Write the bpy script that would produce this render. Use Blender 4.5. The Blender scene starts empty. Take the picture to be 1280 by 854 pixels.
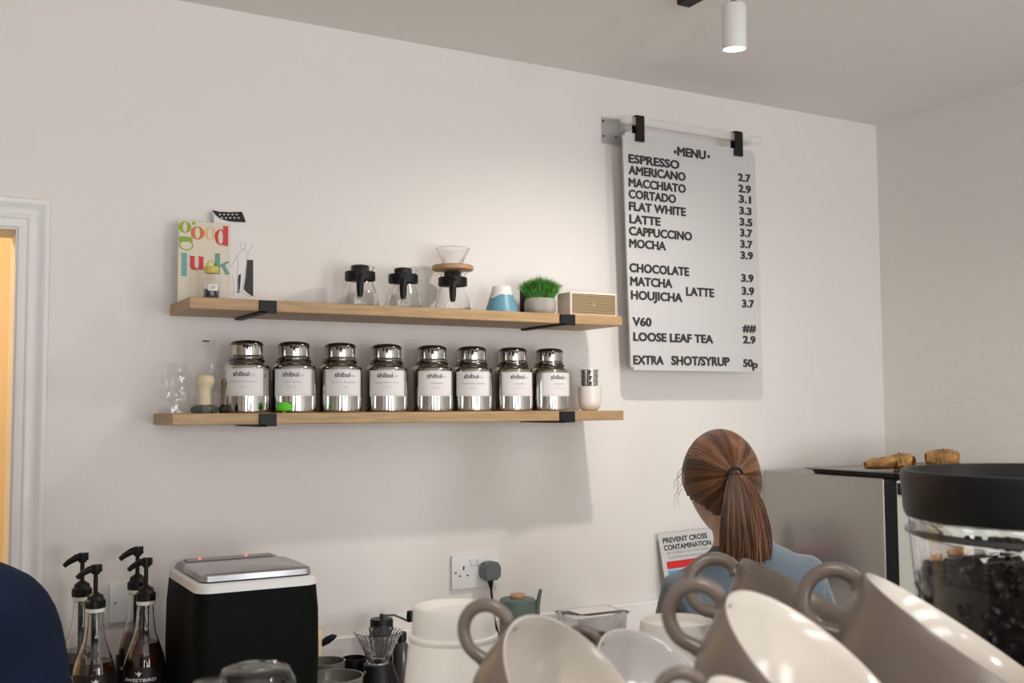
import bpy, bmesh, math, random
from mathutils import Vector, Matrix, noise
random.seed(7)
C = bpy.context.scene.collection
sc = bpy.context.scene
PI = math.pi
V = Vector

# ------------------------------------------------------------------ camera
D, H = 2.37, 1.57                       # distance to the back wall, eye height
FPX = 1319.4                            # focal length in pixels of the 1280 wide frame
YAW, PITCH, ROLL = math.radians(29.346), math.radians(3.644), math.radians(-0.327)
CF = V((math.sin(YAW)*math.cos(PITCH), math.cos(YAW)*math.cos(PITCH), math.sin(PITCH)))
R0 = V((math.cos(YAW), -math.sin(YAW), 0)); U0 = R0.cross(CF)
CR = math.cos(ROLL)*R0 + math.sin(ROLL)*U0
CU = -math.sin(ROLL)*R0 + math.cos(ROLL)*U0
CO = V((0, -D, H))
cd = bpy.data.cameras.new('camera'); cam = bpy.data.objects.new('camera', cd); C.objects.link(cam)
cam.matrix_world = Matrix(((CR.x, CU.x, -CF.x, CO.x), (CR.y, CU.y, -CF.y, CO.y), (CR.z, CU.z, -CF.z, CO.z), (0, 0, 0, 1)))
cd.sensor_width = 36; cd.lens = FPX/1280*36; cd.clip_start = 0.02
cd.dof.use_dof = True; cd.dof.focus_distance = 2.5; cd.dof.aperture_fstop = 18
sc.camera = cam

def at(u, v, y=None, z=None, x=None, d=None):
    r = CF + CR*((u-640)/FPX) - CU*((v-427)/FPX)
    if y is not None: t = (y-CO.y)/r.y
    elif z is not None: t = (z-CO.z)/r.z
    elif x is not None: t = (x-CO.x)/r.x
    else: t = d
    return CO + r*t

# ------------------------------------------------------------------ world and light
w = bpy.data.worlds.new('world'); sc.world = w; w.use_nodes = True
w.node_tree.nodes['Background'].inputs[0].default_value = (0.80, 0.88, 1.0, 1)
w.node_tree.nodes['Background'].inputs[1].default_value = 1.6
sc.view_settings.view_transform = 'Standard'; sc.view_settings.look = 'None'
sc.view_settings.gamma = 1; sc.view_settings.exposure = 0.55; sc.view_settings.use_curve_mapping = False

def light(name, kind, loc, energy, color, size=None, size_y=None, aim=None, **kw):
    l = bpy.data.lights.new(name, kind); l.energy = energy; l.color = color
    if kind == 'AREA':
        l.size = size
        if size_y: l.shape = 'RECTANGLE'; l.size_y = size_y
    for k, val in kw.items(): setattr(l, k, val)
    o = bpy.data.objects.new(name, l); C.objects.link(o); o.location = loc
    if aim is not None: o.rotation_euler = (V(aim)-V(loc)).to_track_quat('-Z', 'Y').to_euler()
    return o
WX = [(-1.15, -0.35), (0.25, 1.05), (1.55, 2.35)]          # the shop front's windows
for i, (a, b) in enumerate(WX):
    light('window_daylight', 'AREA', ((a+b)/2, -4.95, 1.4), 26, (1.0, 0.975, 0.95), b-a, 1.7, aim=((a+b)/2, 0, 1.2))
LAMP = V((1.47, -0.712, 2.318))
light('spot_light', 'SPOT', LAMP-V((0, 0, .012)), 15, (1.0, 0.93, 0.86), aim=LAMP+V((0.02, 0.16, -1)), spot_size=math.radians(165), spot_blend=0.9, shadow_soft_size=0.024)
for (x, y, e) in ((1.47, -1.9, 15), (1.47, -3.1, 16), (-.35, -2.3, 17), (-.35, -3.5, 14)):  # soft fill: unseen spots added out of view to brighten the room
    light('spot_light', 'SPOT', (x, y, 2.30), e, (1.0, 0.93, 0.86), aim=(x, y, 0), spot_size=math.radians(160), spot_blend=0.9, shadow_soft_size=0.05)
light('hall_light', 'POINT', (-0.45, 0.75, 2.2), 16, (1.0, 0.74, 0.42), shadow_soft_size=0.08)

# ------------------------------------------------------------------ materials
def mat(name, col, rough=0.5, metal=0.0, bdist=.003, spec=None, trans=0.0, ior=None, emit=None, es=0, bump=0, bscale=50, var=0, vscale=8, coat=0, aniso=0, alpha=None, sheen=0, stretch=None):
    m = bpy.data.materials.new(name); m.use_nodes = True; nt = m.node_tree; b = nt.nodes['Principled BSDF']
    b.inputs['Base Color'].default_value = (*col, 1); b.inputs['Roughness'].default_value = rough; b.inputs['Metallic'].default_value = metal
    if spec is not None: b.inputs['Specular IOR Level'].default_value = spec
    if trans: b.inputs['Transmission Weight'].default_value = trans
    if ior: b.inputs['IOR'].default_value = ior
    if coat: b.inputs['Coat Weight'].default_value = coat; b.inputs['Coat Roughness'].default_value = .05
    if sheen: b.inputs['Sheen Weight'].default_value = sheen
    if alpha is not None: b.inputs['Alpha'].default_value = alpha
    if emit: b.inputs['Emission Color'].default_value = (*emit, 1); b.inputs['Emission Strength'].default_value = es
    tc = None
    if bump or var:
        tc = nt.nodes.new('ShaderNodeTexCoord'); mp = nt.nodes.new('ShaderNodeMapping'); nt.links.new(tc.outputs['Object'], mp.inputs[0])
        if stretch: mp.inputs['Scale'].default_value = stretch
    if bump:
        n = nt.nodes.new('ShaderNodeTexNoise'); n.inputs['Scale'].default_value = bscale; n.inputs['Detail'].default_value = 6
        nt.links.new(mp.outputs[0], n.inputs[0])
        bp = nt.nodes.new('ShaderNodeBump'); bp.inputs['Strength'].default_value = bump; bp.inputs['Distance'].default_value = bdist
        nt.links.new(n.outputs[0], bp.inputs['Height']); nt.links.new(bp.outputs[0], b.inputs['Normal'])
    if var:
        n = nt.nodes.new('ShaderNodeTexNoise'); n.inputs['Scale'].default_value = vscale; n.inputs['Detail'].default_value = 5
        nt.links.new(mp.outputs[0], n.inputs[0])
        r = nt.nodes.new('ShaderNodeValToRGB'); r.color_ramp.elements[0].position = .3; r.color_ramp.elements[1].position = .7
        r.color_ramp.elements[0].color = (*[c*(1-var) for c in col], 1); r.color_ramp.elements[1].color = (*[min(1, c*(1+var)) for c in col], 1)
        nt.links.new(n.outputs[0], r.inputs[0]); nt.links.new(r.outputs[0], b.inputs['Base Color'])
    return m
M = {}
M['wall'] = mat('wall_paint', (.80, .765, .735), .62, bump=.10, bscale=60)
M['wall_r'] = mat('wall_rough_paint', (.78, .76, .72), .6, bump=.7, bdist=.010, bscale=8, stretch=(1, .8, 1.5))
M['ceil'] = mat('ceiling_paint', (.84, .815, .785), .8, bump=.05, bscale=40)
M['trim'] = mat('trim_gloss', (.84, .82, .805), .4)
M['floor'] = mat('floor_tiles', (.22, .19, .17), .5, var=.2)
M['front'] = mat('shopfront_paint', (.06, .052, .047), .6)
M['counter'] = mat('counter_stone', (.62, .60, .58), .25, var=.06, vscale=30)
M['hall'] = mat('hall_paint', (.86, .70, .48), .7)
M['oak'] = mat('oak', (.43, .275, .135), .45, bump=.15, bscale=30, var=.20, vscale=9, stretch=(1.2, 14, 14))
M['oak2'] = mat('oak_ring', (.47, .27, .14), .45, var=.2, vscale=20)
M['bamboo'] = mat('bamboo', (.80, .66, .40), .5, var=.1, vscale=40)
M['black'] = mat('black_plastic', (.006, .006, .0065), .42, spec=.3)
M['blackm'] = mat('black_metal', (.009, .009, .010), .5, spec=.3)
M['matte'] = mat('black_matte', (.003, .0032, .0034), .6, spec=.10, bump=.1, bscale=300)
M['steel'] = mat('polished_steel', (.56, .55, .53), .10, 1.0)
M['brushed'] = mat('brushed_steel', (.36, .34, .31), .26, 1.0, bump=.05, bscale=30, stretch=(1, 1, 30))
M['steeld'] = mat('dark_steel', (.16, .15, .145), .16, 1.0)
M['label'] = mat('label_paper', (.80, .78, .77), .6)
M['ink'] = mat('ink', (.03, .03, .03), .6)
M['inkg'] = mat('ink_grey', (.33, .32, .32), .6)
M['inkl'] = mat('ink_light', (.50, .49, .49), .6)
M['board'] = mat('board_white', (.60, .60, .59), .4)
M['acryl'] = mat('frosted_acrylic', (.86, .84, .82), .3, alpha=.32)
M['bagw'] = mat('white_paper', (.80, .78, .77), .6)
M['glass'] = mat('clear_glass', (1, 1, 1), .02, trans=1, ior=1.45)
M['plast'] = mat('clear_plastic', (.97, .97, .97), .06, trans=1, ior=1.25)
M['mug'] = mat('taupe_glaze', (.160, .128, .108), .32, bump=.05, bscale=200, var=.08, vscale=25)
M['mugin'] = mat('white_glaze', (.55, .505, .445), .16)
M['muging'] = mat('grey_white_glaze', (.52, .50, .48), .12, coat=.5)
M['paper'] = mat('paper_cup', (.76, .73, .68), .5)
M['white'] = mat('white_plastic', (.80, .80, .80), .35)
M['porc'] = mat('porcelain', (.82, .78, .74), .25)
M['green'] = mat('lime_plastic', (.13, .62, .03), .5)
M['teal'] = mat('sage_ceramic', (.115, .165, .145), .5)
M['grass'] = mat('grass', (.06, .24, .03), .65, var=.5, vscale=60)
M['conc'] = mat('concrete', (.36, .34, .31), .8, bump=.3, bscale=90, var=.2, vscale=30)
M['cream'] = mat('cream_case', (.70, .64, .56), .5)
M['skin'] = mat('skin', (.60, .37, .27), .5, var=.06, vscale=20)
M['shirt'] = mat('blue_grey_cotton', (.085, .115, .145), .85, bump=.3, bscale=250, sheen=.3)
M['navy'] = mat('navy_cotton', (.010, .019, .045), .9, spec=.15, bump=.5, bscale=500, var=.25, vscale=9)
M['jean'] = mat('dark_trousers', (.02, .022, .03), .85)
M['hairb'] = mat('dark_hair', (.035, .018, .012), .5)
M['syrup'] = mat('brown_syrup', (.07, .018, .008), .10, trans=.25)
M['synlab'] = mat('black_label', (.012, .008, .008), .4)
M['orange'] = mat('orange_print', (.75, .22, .04), .5, var=.4, vscale=60)
M['olive'] = mat('olive_print', (.25, .30, .16), .5, var=.4, vscale=60)
M['bean'] = mat('roasted_beans', (.016, .010, .008), .4, var=.4, vscale=200)
M['red'] = mat('red_print', (.62, .02, .03), .5)
M['blue'] = mat('blue_print', (.08, .35, .62), .5)
M['cup_card'] = mat('cream_card', (.72, .66, .54), .6)
M['led'] = mat('red_indicator', (.5, .02, .01), .4, emit=(1, .1, .05), es=3)
M['bulb'] = mat('lamp_glow', (1, 1, 1), .4, emit=(1, .97, .92), es=14)
M['bowl'] = mat('glazed_bowl', (.17, .16, .135), .2, var=.15, vscale=30)
M['plug'] = mat('grey_plug', (.12, .145, .14), .5)
M['silver'] = mat('silver_lid', (.42, .42, .44), .25, .6)
M['smoke'] = mat('smoked_plastic', (.06, .055, .055), .15)
M['door'] = mat('pale_door', (.62, .66, .60), .35)
M['brown'] = mat('brown_goods', (.22, .12, .08), .6, var=.4, vscale=50)
M['lineg'] = mat('sketch_grey', (.56, .56, .57), .6)
def pastry_mat():
    return mat('golden_pastry', (.78, .42, .15), .45, bump=1.0, bscale=60, var=.45, vscale=28)
M['pastry'] = pastry_mat()
def film_mat():
    m = bpy.data.materials.new('clear_film'); m.use_nodes = True; nt = m.node_tree; nt.nodes.clear()
    out = nt.nodes.new('ShaderNodeOutputMaterial'); mx = nt.nodes.new('ShaderNodeMixShader'); t = nt.nodes.new('ShaderNodeBsdfTransparent')
    mx2 = nt.nodes.new('ShaderNodeMixShader'); df = nt.nodes.new('ShaderNodeBsdfDiffuse'); df.inputs[0].default_value = (.8, .8, .8, 1)
    g = nt.nodes.new('ShaderNodeBsdfGlossy'); g.inputs['Roughness'].default_value = .12
    mx2.inputs[0].default_value = .55; nt.links.new(df.outputs[0], mx2.inputs[1]); nt.links.new(g.outputs[0], mx2.inputs[2])
    mx.inputs[0].default_value = .13; nt.links.new(t.outputs[0], mx.inputs[1]); nt.links.new(mx2.outputs[0], mx.inputs[2]); nt.links.new(mx.outputs[0], out.inputs[0])
    return m
M['film'] = film_mat()
def ramp_mat(name, coord, stops, rough, axis=2, wave=None):
    """colour bands along an object axis: a glaze or paint that belongs to the thing"""
    m = mat(name, stops[0][1], rough); nt = m.node_tree; b = nt.nodes['Principled BSDF']
    tc = nt.nodes.new('ShaderNodeTexCoord'); sp = nt.nodes.new('ShaderNodeSeparateXYZ'); nt.links.new(tc.outputs['Object'], sp.inputs[0])
    n = nt.nodes.new('ShaderNodeTexNoise'); n.inputs['Scale'].default_value = wave or 30; nt.links.new(tc.outputs['Object'], n.inputs[0])
    ad = nt.nodes.new('ShaderNodeMath'); ad.operation = 'MULTIPLY_ADD'; ad.inputs[1].default_value = .035; nt.links.new(n.outputs[0], ad.inputs[0]); nt.links.new(sp.outputs[axis], ad.inputs[2])
    mr = nt.nodes.new('ShaderNodeMapRange'); mr.inputs[1].default_value = coord[0]; mr.inputs[2].default_value = coord[1]; nt.links.new(ad.outputs[0], mr.inputs[0])
    r = nt.nodes.new('ShaderNodeValToRGB'); r.color_ramp.interpolation = 'CONSTANT'
    e = r.color_ramp.elements; e[0].position = 0; e[0].color = (*stops[0][1], 1); e[1].position = stops[1][0]; e[1].color = (*stops[1][1], 1)
    for p, c in stops[2:]:
        q = e.new(p); q.color = (*c, 1)
    nt.links.new(mr.outputs[0], r.inputs[0]); nt.links.new(r.outputs[0], b.inputs['Base Color'])
    return m
M['fuji'] = ramp_mat('mountain_glaze', (0, .1), [(0, (.13, .32, .42)), (.62, (.80, .76, .72))], .4)
def stripes_mat():
    m = mat('gold_grille', (.32, .23, .12), .45, .3); nt = m.node_tree; b = nt.nodes['Principled BSDF']
    tc = nt.nodes.new('ShaderNodeTexCoord'); wv = nt.nodes.new('ShaderNodeTexWave'); wv.bands_direction = 'Z'; wv.inputs['Scale'].default_value = 70
    nt.links.new(tc.outputs['Object'], wv.inputs[0]); r = nt.nodes.new('ShaderNodeValToRGB'); r.color_ramp.elements[0].color = (.10, .07, .035, 1); r.color_ramp.elements[1].color = (.48, .36, .20, 1)
    nt.links.new(wv.outputs[0], r.inputs[0]); nt.links.new(r.outputs[0], b.inputs['Base Color']); return m
M['grille'] = stripes_mat()
def hair_mat():
    m = bpy.data.materials.new('auburn_hair'); m.use_nodes = True; nt = m.node_tree; b = nt.nodes['Principled BSDF']
    b.inputs['Roughness'].default_value = .33; b.inputs['Specular IOR Level'].default_value = .7
    n = nt.nodes.new('ShaderNodeAttribute'); n.attribute_name = 'tint'; r = nt.nodes.new('ShaderNodeValToRGB')
    r.color_ramp.elements[0].position = 0; r.color_ramp.elements[0].color = (.035, .015, .008, 1); r.color_ramp.elements[1].position = 1; r.color_ramp.elements[1].color = (.25, .105, .045, 1)
    nt.links.new(n.outputs['Fac'], r.inputs[0]); nt.links.new(r.outputs[0], b.inputs['Base Color']); return m
M['hair'] = hair_mat()

# ------------------------------------------------------------------ helpers
def link(name, me, parent=None, m=None, M4=None):
    o = bpy.data.objects.new(name, me); C.objects.link(o)
    if m is not None and len(me.materials) == 0: me.materials.append(m)
    if parent is not None: o.parent = parent
    if M4 is not None: o.matrix_basis = M4
    return o
def obj(name, bm, m=None, parent=None, smooth=True, loc=None, mats=None):
    bmesh.ops.recalc_face_normals(bm, faces=bm.faces)
    me = bpy.data.meshes.new(name); bm.to_mesh(me); bm.free()
    for p in me.polygons: p.use_smooth = smooth
    if smooth:
        try: me.set_sharp_from_angle(angle=math.radians(38))
        except Exception: pass
    for x in (mats or []): me.materials.append(x)
    o = link(name, me, parent, m)
    if loc is not None: o.location = loc
    return o
def tag(o, label, cat, group=None, kind=None):
    o['label'] = label
    if cat: o['category'] = cat
    if group: o['group'] = group
    if kind: o['kind'] = kind
    return o
def thing(name, label, cat, loc=(0, 0, 0), rz=0, group=None):
    o = bpy.data.objects.new(name, None); C.objects.link(o); o.empty_display_size = .05
    o.location = loc; o.rotation_euler = (0, 0, rz); tag(o, label, cat, group); return o
def struct(name, bm, m, parent=None, smooth=False):
    o = obj(name, bm, m, parent, smooth)
    if parent is None: o['kind'] = 'structure'
    return o
def B(): return bmesh.new()
def box(bm, x0, x1, y0, y1, z0, z1, bev=0, seg=2, mi=0):
    r = bmesh.ops.create_cube(bm, size=1); vs = r['verts']
    for v in vs: v.co = V(((x0+x1)/2+v.co.x*(x1-x0), (y0+y1)/2+v.co.y*(y1-y0), (z0+z1)/2+v.co.z*(z1-z0)))
    fs = list({f for v in vs for f in v.link_faces})
    for f in fs: f.material_index = mi
    if bev:
        es = list({e for v in vs for e in v.link_edges})
        bmesh.ops.bevel(bm, geom=es, offset=bev, segments=seg, affect='EDGES', profile=.6)
    return bm
def lathe(bm, prof, n=40, c=(0, 0, 0), ax=None, ribs=None, mi=0):
    """spin (r,z) points; r==0 closes. ribs=(count, depth) ripples the radius"""
    rings = []
    for (r, z) in prof:
        if r <= 1e-6: rings.append([bm.verts.new((0, 0, z))])
        else:
            ring = []
            for i in range(n):
                a = 2*PI*i/n; rr = r
                if ribs: rr = r*(1+ribs[1]*math.cos(ribs[0]*a+(ribs[2]*z if len(ribs) > 2 else 0)))
                ring.append(bm.verts.new((rr*math.cos(a), rr*math.sin(a), z)))
            rings.append(ring)
    for a, b in zip(rings, rings[1:]):
        if len(a) == 1 and len(b) == 1: continue
        for i in range(n):
            j = (i+1) % n
            if len(a) == 1: f = bm.faces.new((a[0], b[i], b[j]))
            elif len(b) == 1: f = bm.faces.new((a[i], a[j], b[0]))
            else: f = bm.faces.new((a[i], a[j], b[j], b[i]))
            f.material_index = mi
    T = Matrix.Translation(c) @ (ax.to_matrix().to_4x4() if ax is not None else Matrix())
    bmesh.ops.transform(bm, matrix=T, verts=[v for r in rings for v in r])
    return bm
def tube(bm, pts, rad, n=10, cap=True, flat=1.0, closed=False, up=None, tint=None):
    pts = [V(p) for p in pts]; N = len(pts); rads = rad if isinstance(rad, (list, tuple)) else [rad]*N
    rings = []; prev = None
    for i, p in enumerate(pts):
        if closed: t = pts[(i+1) % N]-pts[i-1]
        else: t = pts[min(i+1, N-1)]-pts[max(i-1, 0)]
        t.normalize()
        if prev is None:
            a = V(up) if up else (V((0, 0, 1)) if abs(t.z) < .9 else V((1, 0, 0)))
        else: a = prev
        nn = (a-t*a.dot(t)).normalized(); prev = nn; bb = t.cross(nn)
        rings.append([bm.verts.new(p+(nn*math.cos(2*PI*k/n)+bb*math.sin(2*PI*k/n)*flat)*rads[i]) for k in range(n)])
    if tint is not None:
        ly = bm.verts.layers.float.get('tint') or bm.verts.layers.float.new('tint')
        for rg in rings:
            for v in rg: v[ly] = tint
    seq = list(zip(rings, rings[1:])) + ([(rings[-1], rings[0])] if closed else [])
    for a, b in seq:
        for k in range(n): bm.faces.new((a[k], a[(k+1) % n], b[(k+1) % n], b[k]))
    if cap and not closed:
        bm.faces.new(rings[0][::-1]); bm.faces.new(rings[-1])
    return bm
def prism(bm, pts, y0, y1, plane='xz', mi=0):
    def mk(p, d): return (p[0], d, p[1]) if plane == 'xz' else (p[0], p[1], d)
    a = [bm.verts.new(mk(p, y0)) for p in pts]; b = [bm.verts.new(mk(p, y1)) for p in pts]
    fs = [bm.faces.new(a), bm.faces.new(b[::-1])]
    n = len(pts)
    for i in range(n): fs.append(bm.faces.new((a[i], b[i], b[(i+1) % n], a[(i+1) % n])))
    for f in fs: f.material_index = mi
    return bm
def annulus(bm, cx, cz, rx, rz, ix, iz, y0, y1, a0=0, a1=2*PI, n=28):
    full = abs(a1-a0-2*PI) < 1e-4
    q = []
    for i in range(n if full else n+1):
        a = a0+(a1-a0)*i/n; c, s = math.cos(a), math.sin(a)
        q.append([bm.verts.new(p) for p in ((cx+rx*c, y0, cz+rz*s), (cx+ix*c, y0, cz+iz*s), (cx+rx*c, y1, cz+rz*s), (cx+ix*c, y1, cz+iz*s))])
    for i in range(n):
        a, b = q[i], q[(i+1) % len(q)]
        bm.faces.new((a[0], b[0], b[1], a[1])); bm.faces.new((a[2], a[3], b[3], b[2])); bm.faces.new((a[0], a[2], b[2], b[0])); bm.faces.new((a[1], b[1], b[3], a[3]))
    return bm
CAPH = .694
def text_mesh(s, w=None, h=None, bold=0.0, ext=.0006, align='L'):
    """lettering as a mesh lying in xz, facing -y, scaled to width w and height h"""
    cu = bpy.data.curves.new('lettering', 'FONT'); cu.body = s; cu.size = 1; cu.resolution_u = 3; cu.fill_mode = 'BOTH'
    o = bpy.data.objects.new('lettering', cu); C.objects.link(o)
    dg = bpy.context.evaluated_depsgraph_get(); me = bpy.data.meshes.new_from_object(o.evaluated_get(dg))
    bpy.data.objects.remove(o)
    xs = [v.co.x for v in me.vertices]; ys = [v.co.y for v in me.vertices]
    x0, x1, y0, y1 = min(xs), max(xs), min(ys), max(ys)
    if not any(ch in s for ch in 'pgyj'): y0, y1 = 0.0, (CAPH if any(ch.isupper() or ch.isdigit() or ch == '#' for ch in s) else y1)
    sx = w/(x1-x0) if w else None; sy = h/(y1-y0) if h else None
    sx = sx or sy; sy = sy or sx
    off = {'L': 0, 'C': -(x1-x0)*sx/2}[align]
    bm = B()
    offs = [(0, 0)] if not bold else [(0, 0)]+[(bold*math.cos(k*PI/3), bold*math.sin(k*PI/3)) for k in range(6)]
    for k, (dx, dz) in enumerate(offs):
        n0 = len(bm.verts); bm.from_mesh(me); bm.verts.ensure_lookup_table()
        for v in bm.verts[n0:]: v.co = V(((v.co.x+dx-x0)*sx+off, -k*.00001, (v.co.y+dz-y0)*sy))
    r = bmesh.ops.extrude_face_region(bm, geom=list(bm.faces))
    for g in r['geom']:
        if isinstance(g, bmesh.types.BMVert): g.co.y -= ext
    return bm
def frame(x, y, z, o):
    x, y, z, o = V(x), V(y), V(z), V(o)
    return Matrix(((x.x, y.x, z.x, o.x), (x.y, y.y, z.y, o.y), (x.z, y.z, z.z, o.z), (0, 0, 0, 1)))
def copy_tree(o, parent=None):
    c = o.copy(); C.objects.link(c)
    if parent is not None: c.parent = parent
    for ch in list(o.children): copy_tree(ch, c)
    return c

# ------------------------------------------------------------------ room
XR, XL, YF, ZC = 2.698, -1.6, -4.8, 2.484
DX0, DX1, DZ = -0.62, 0.188, 1.965       # doorway in the back wall
bm = B(); box(bm, DX1, XR+.12, 0, .12, 0, ZC); box(bm, XL-.12, DX0, 0, .12, 0, ZC); box(bm, DX0, DX1, 0, .12, DZ, ZC); struct('wall_back', bm, M['wall'])
bm = B(); box(bm, XR, XR+.12, YF, 0, 0, ZC)
wr = struct('wall_right', bm, M['wall_r'])
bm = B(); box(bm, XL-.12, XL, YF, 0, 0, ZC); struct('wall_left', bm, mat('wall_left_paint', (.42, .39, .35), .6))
bm = B(); box(bm, XL-.12, XR+.12, YF-.12, 1.5, ZC, ZC+.1); struct('ceiling', bm, M['ceil'])
bm = B(); box(bm, XL-.12, XR+.12, YF-.12, 1.5, -.1, 0); struct('floor', bm, M['floor'])
bm = B()
edges = [XL-.12]+[q for ab in WX for q in ab]+[XR+.12]
for i in range(0, len(edges), 2): box(bm, edges[i], edges[i+1], YF-.12, YF, 0, ZC)
for a, b in WX: box(bm, a, b, YF-.12, YF, 0, .45); box(bm, a, b, YF-.12, YF, 2.2, ZC)
struct('wall_front', bm, M['front'])
for i, (a, b) in enumerate(WX):
    bm = B()
    for (p, q, r, s) in ((a, a+.05, .45, 2.2), (b-.05, b, .45, 2.2), (a+.05, b-.05, .45, .5), (a+.05, b-.05, 2.15, 2.2), (a+.05, b-.05, 1.62, 1.66)): box(bm, p, q, YF-.09, YF-.03, r, s)
    struct('window_%d' % (i+1), bm, M['blackm'])
# hallway behind the doorway
bm = B(); box(bm, XL-.12, 1.3, 1.4, 1.5, 0, ZC); struct('wall_hall_back', bm, M['hall'])
bm = B(); box(bm, 1.2, 1.3, .12, 1.4, 0, ZC); struct('wall_hall_right', bm, M['hall'])
bm = B(); box(bm, XL-.12, XL, .12, 1.4, 0, ZC); struct('wall_hall_left', bm, M['hall'])
# door casing: lining and a stepped architrave
dr = bpy.data.objects.new('door_1', None); C.objects.link(dr); dr['kind'] = 'structure'
bm = B()
box(bm, DX1-.022, DX1, -.002, .125, 0, DZ); box(bm, DX0, DX0+.022, -.002, .125, 0, DZ); box(bm, DX0+.022, DX1-.022, -.002, .125, DZ-.022, DZ)
obj('door_lining', bm, M['trim'], dr, False)
AP = [(-.012, 0), (-.012, .009), (-.008, .0105), (.004, .0105), (.007, .0135), (.011, .0145), (.016, .0125), (.020, .0120), (.030, .0140), (.036, .0185), (.040, .0200), (.046, .0200), (.047, .0185), (.047, 0)]
bm = B(); ZA = DZ-.006; XA, XB = DX1-.006, DX0+.006
prism(bm, [(XA+a, -t) for a, t in AP], 0, 1, 'xy'); prism(bm, [(XB-a, -t) for a, t in AP], 0, 1, 'xy')
for v in bm.verts:
    if v.co.z > .5: v.co.z = ZA+(v.co.x-XA if v.co.x > -.2 else XB-v.co.x)
n0 = set(bm.verts); prism(bm, [(a, -t) for a, t in AP], 0, 1, 'xy')
for v in bm.verts:
    if v not in n0: x_, y_, z_ = v.co; v.co = V((XA+x_ if z_ > .5 else XB-x_, y_, ZA+x_))
obj('architrave', bm, M['trim'], dr)
# upstand behind the worktop
bm = B(); box(bm, .27, XR-.002, -.022, -.0005, .9502, 1.046, .003, 1); struct('trim_1', bm, M['trim'])
# ------------------------------------------------------------------ counters
ct = thing('worktop', 'pale stone worktop running along the back wall under the shelves', 'worktop', (0, 0, 0))
bm = B(); box(bm, .27, XR-.004, -.60, -.0225, .91, .95, .003, 1); obj('slab', bm, M['counter'], ct, False)
bm = B(); box(bm, .29, XR-.005, -.56, -.03, .1, .91); box(bm, .31, XR-.005, -.52, -.03, .0, .1); obj('cabinet_front', bm, M['white'], ct, False)
fc = thing('service_counter', 'front service counter under the coffee machine', 'counter', (0, 0, 0))
bm = B(); box(bm, -.05, 1.5, -2.26, -1.6, .91, .95, .004, 1); obj('slab', bm, M['counter'], fc, False)
bm = B(); box(bm, 0, 1.45, -2.22, -1.64, 0, .91); obj('cabinet_front', bm, M['blackm'], fc, False)
# ------------------------------------------------------------------ shelves
SH = {'up': (1.777, 1.801), 'low': (1.540, 1.564)}
def shelf(key, label, x0, x1):
    z0, z1 = SH[key]
    t = thing('wall_shelf', label, 'shelf', (x0, 0, z0), 0, 'oak wall shelves')
    bm = B(); box(bm, 0, x1-x0, -.19, 0, 0, z1-z0, .0015, 1); obj('board', bm, M['oak'], t, False)
    for u0, u1 in ((324, 346), (700, 719)):
        vv = 384 if key == 'up' else 523
        a = at(u0, vv, y=-.193).x-x0; b = at(u1, vv, y=-.193).x-x0
        bm = B(); box(bm, a, b, -.194, -.190, -.004, z1-z0-.001, .001, 1); box(bm, a, a+.016, -.194, -.001, -.005, -.0002)
        box(bm, a-.002, a+.034, -.005, -.001, z1-z0+.0005, z1-z0+.075)
        obj('bracket', bm, M['blackm'], t, False)
    return t
shelf('up', 'upper oak wall shelf carrying the coffee servers, plant and speaker', .475, 1.546)
shelf('low', 'lower oak wall shelf carrying the row of steel tea canisters', .444, 1.547)
ZU, ZL = SH['up'][1], SH['low'][1]

# ------------------------------------------------------------------ tea canisters
def canister_meshes():
    bm = B(); prof = [(0, 0), (.046, 0), (.0492, .003), (.0495, .008), (.0495, .098), (.0490, .104), (.0455, .110), (.0390, .113), (.0380, .1135)]
    lathe(bm, prof, 48); return bm
def neck_mesh():
    bm = B(); lathe(bm, [(.0380, .1135), (.0375, .116), (.0392, .118), (.0378, .121), (.034, .122), (.034, .124), (0, .124)], 48); return bm
CZ = .1245
can = thing('tea_canister', '', 'canister', (0, 0, 0), 0, 'steel tea canisters on the lower shelf')
obj('body', canister_meshes(), M['steel'], can); obj('neck_ring', neck_mesh(), M['steeld'], can)
bm = B(); lathe(bm, [(0, .1243), (.0362, .1243), (.0372, .126), (.0362, .1285), (.0340, .130), (.0340, .152), (.0344, .1530)], 48); lid = obj('lid', bm, M['steel'], can)
bm = B(); lathe(bm, [(.0342, .1522), (.0356, .1530), (.0356, .1550), (.0335, .1590), (.027, .1625), (.016, .1645), (0, .1650)], 48); obj('lid_top', bm, M['steeld'], lid)
def wrap(bm, R, ext=0):
    for v in bm.verts:
        r = R - v.co.y; a = v.co.x/R; v.co = V((r*math.sin(a), -r*math.cos(a), v.co.z))
def arc_patch(R, w, z0, z1, t, n=14):
    bm = B(); box(bm, -w/2, w/2, -t, 0, z0, z1)
    es = [e for e in bm.edges if abs(e.verts[0].co.x-e.verts[1].co.x) > w/2]
    bmesh.ops.subdivide_edges(bm, edges=es, cuts=n, use_grid_fill=True); wrap(bm, R); return bm
LW = .088
lab = obj('label', arc_patch(.0496, LW, .038, .099, .0006), M['label'], can)
bm = B()
for z in (.0405, .0965):
    pb = arc_patch(.0502, LW-.006, z, z+.0006, .0003); me = bpy.data.meshes.new('t'); pb.to_mesh(me); pb.free(); bm.from_mesh(me)
for x in (-LW/2+.003, LW/2-.0036):
    box(bm, x, x+.0006, -.0003, 0, .0405, .0971)
    for v in bm.verts[-8:]: pass
sel = [v for v in bm.verts if abs(abs(v.co.x)-(LW/2-.003)) < .0008 and v.co.y > -.001]
for v in sel:
    r = .0502-v.co.y; a = v.co.x/.0502; v.co = V((r*math.sin(a), -r*math.cos(a), v.co.z))
obj('border_line', bm, M['inkl'], lab, False)
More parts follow.
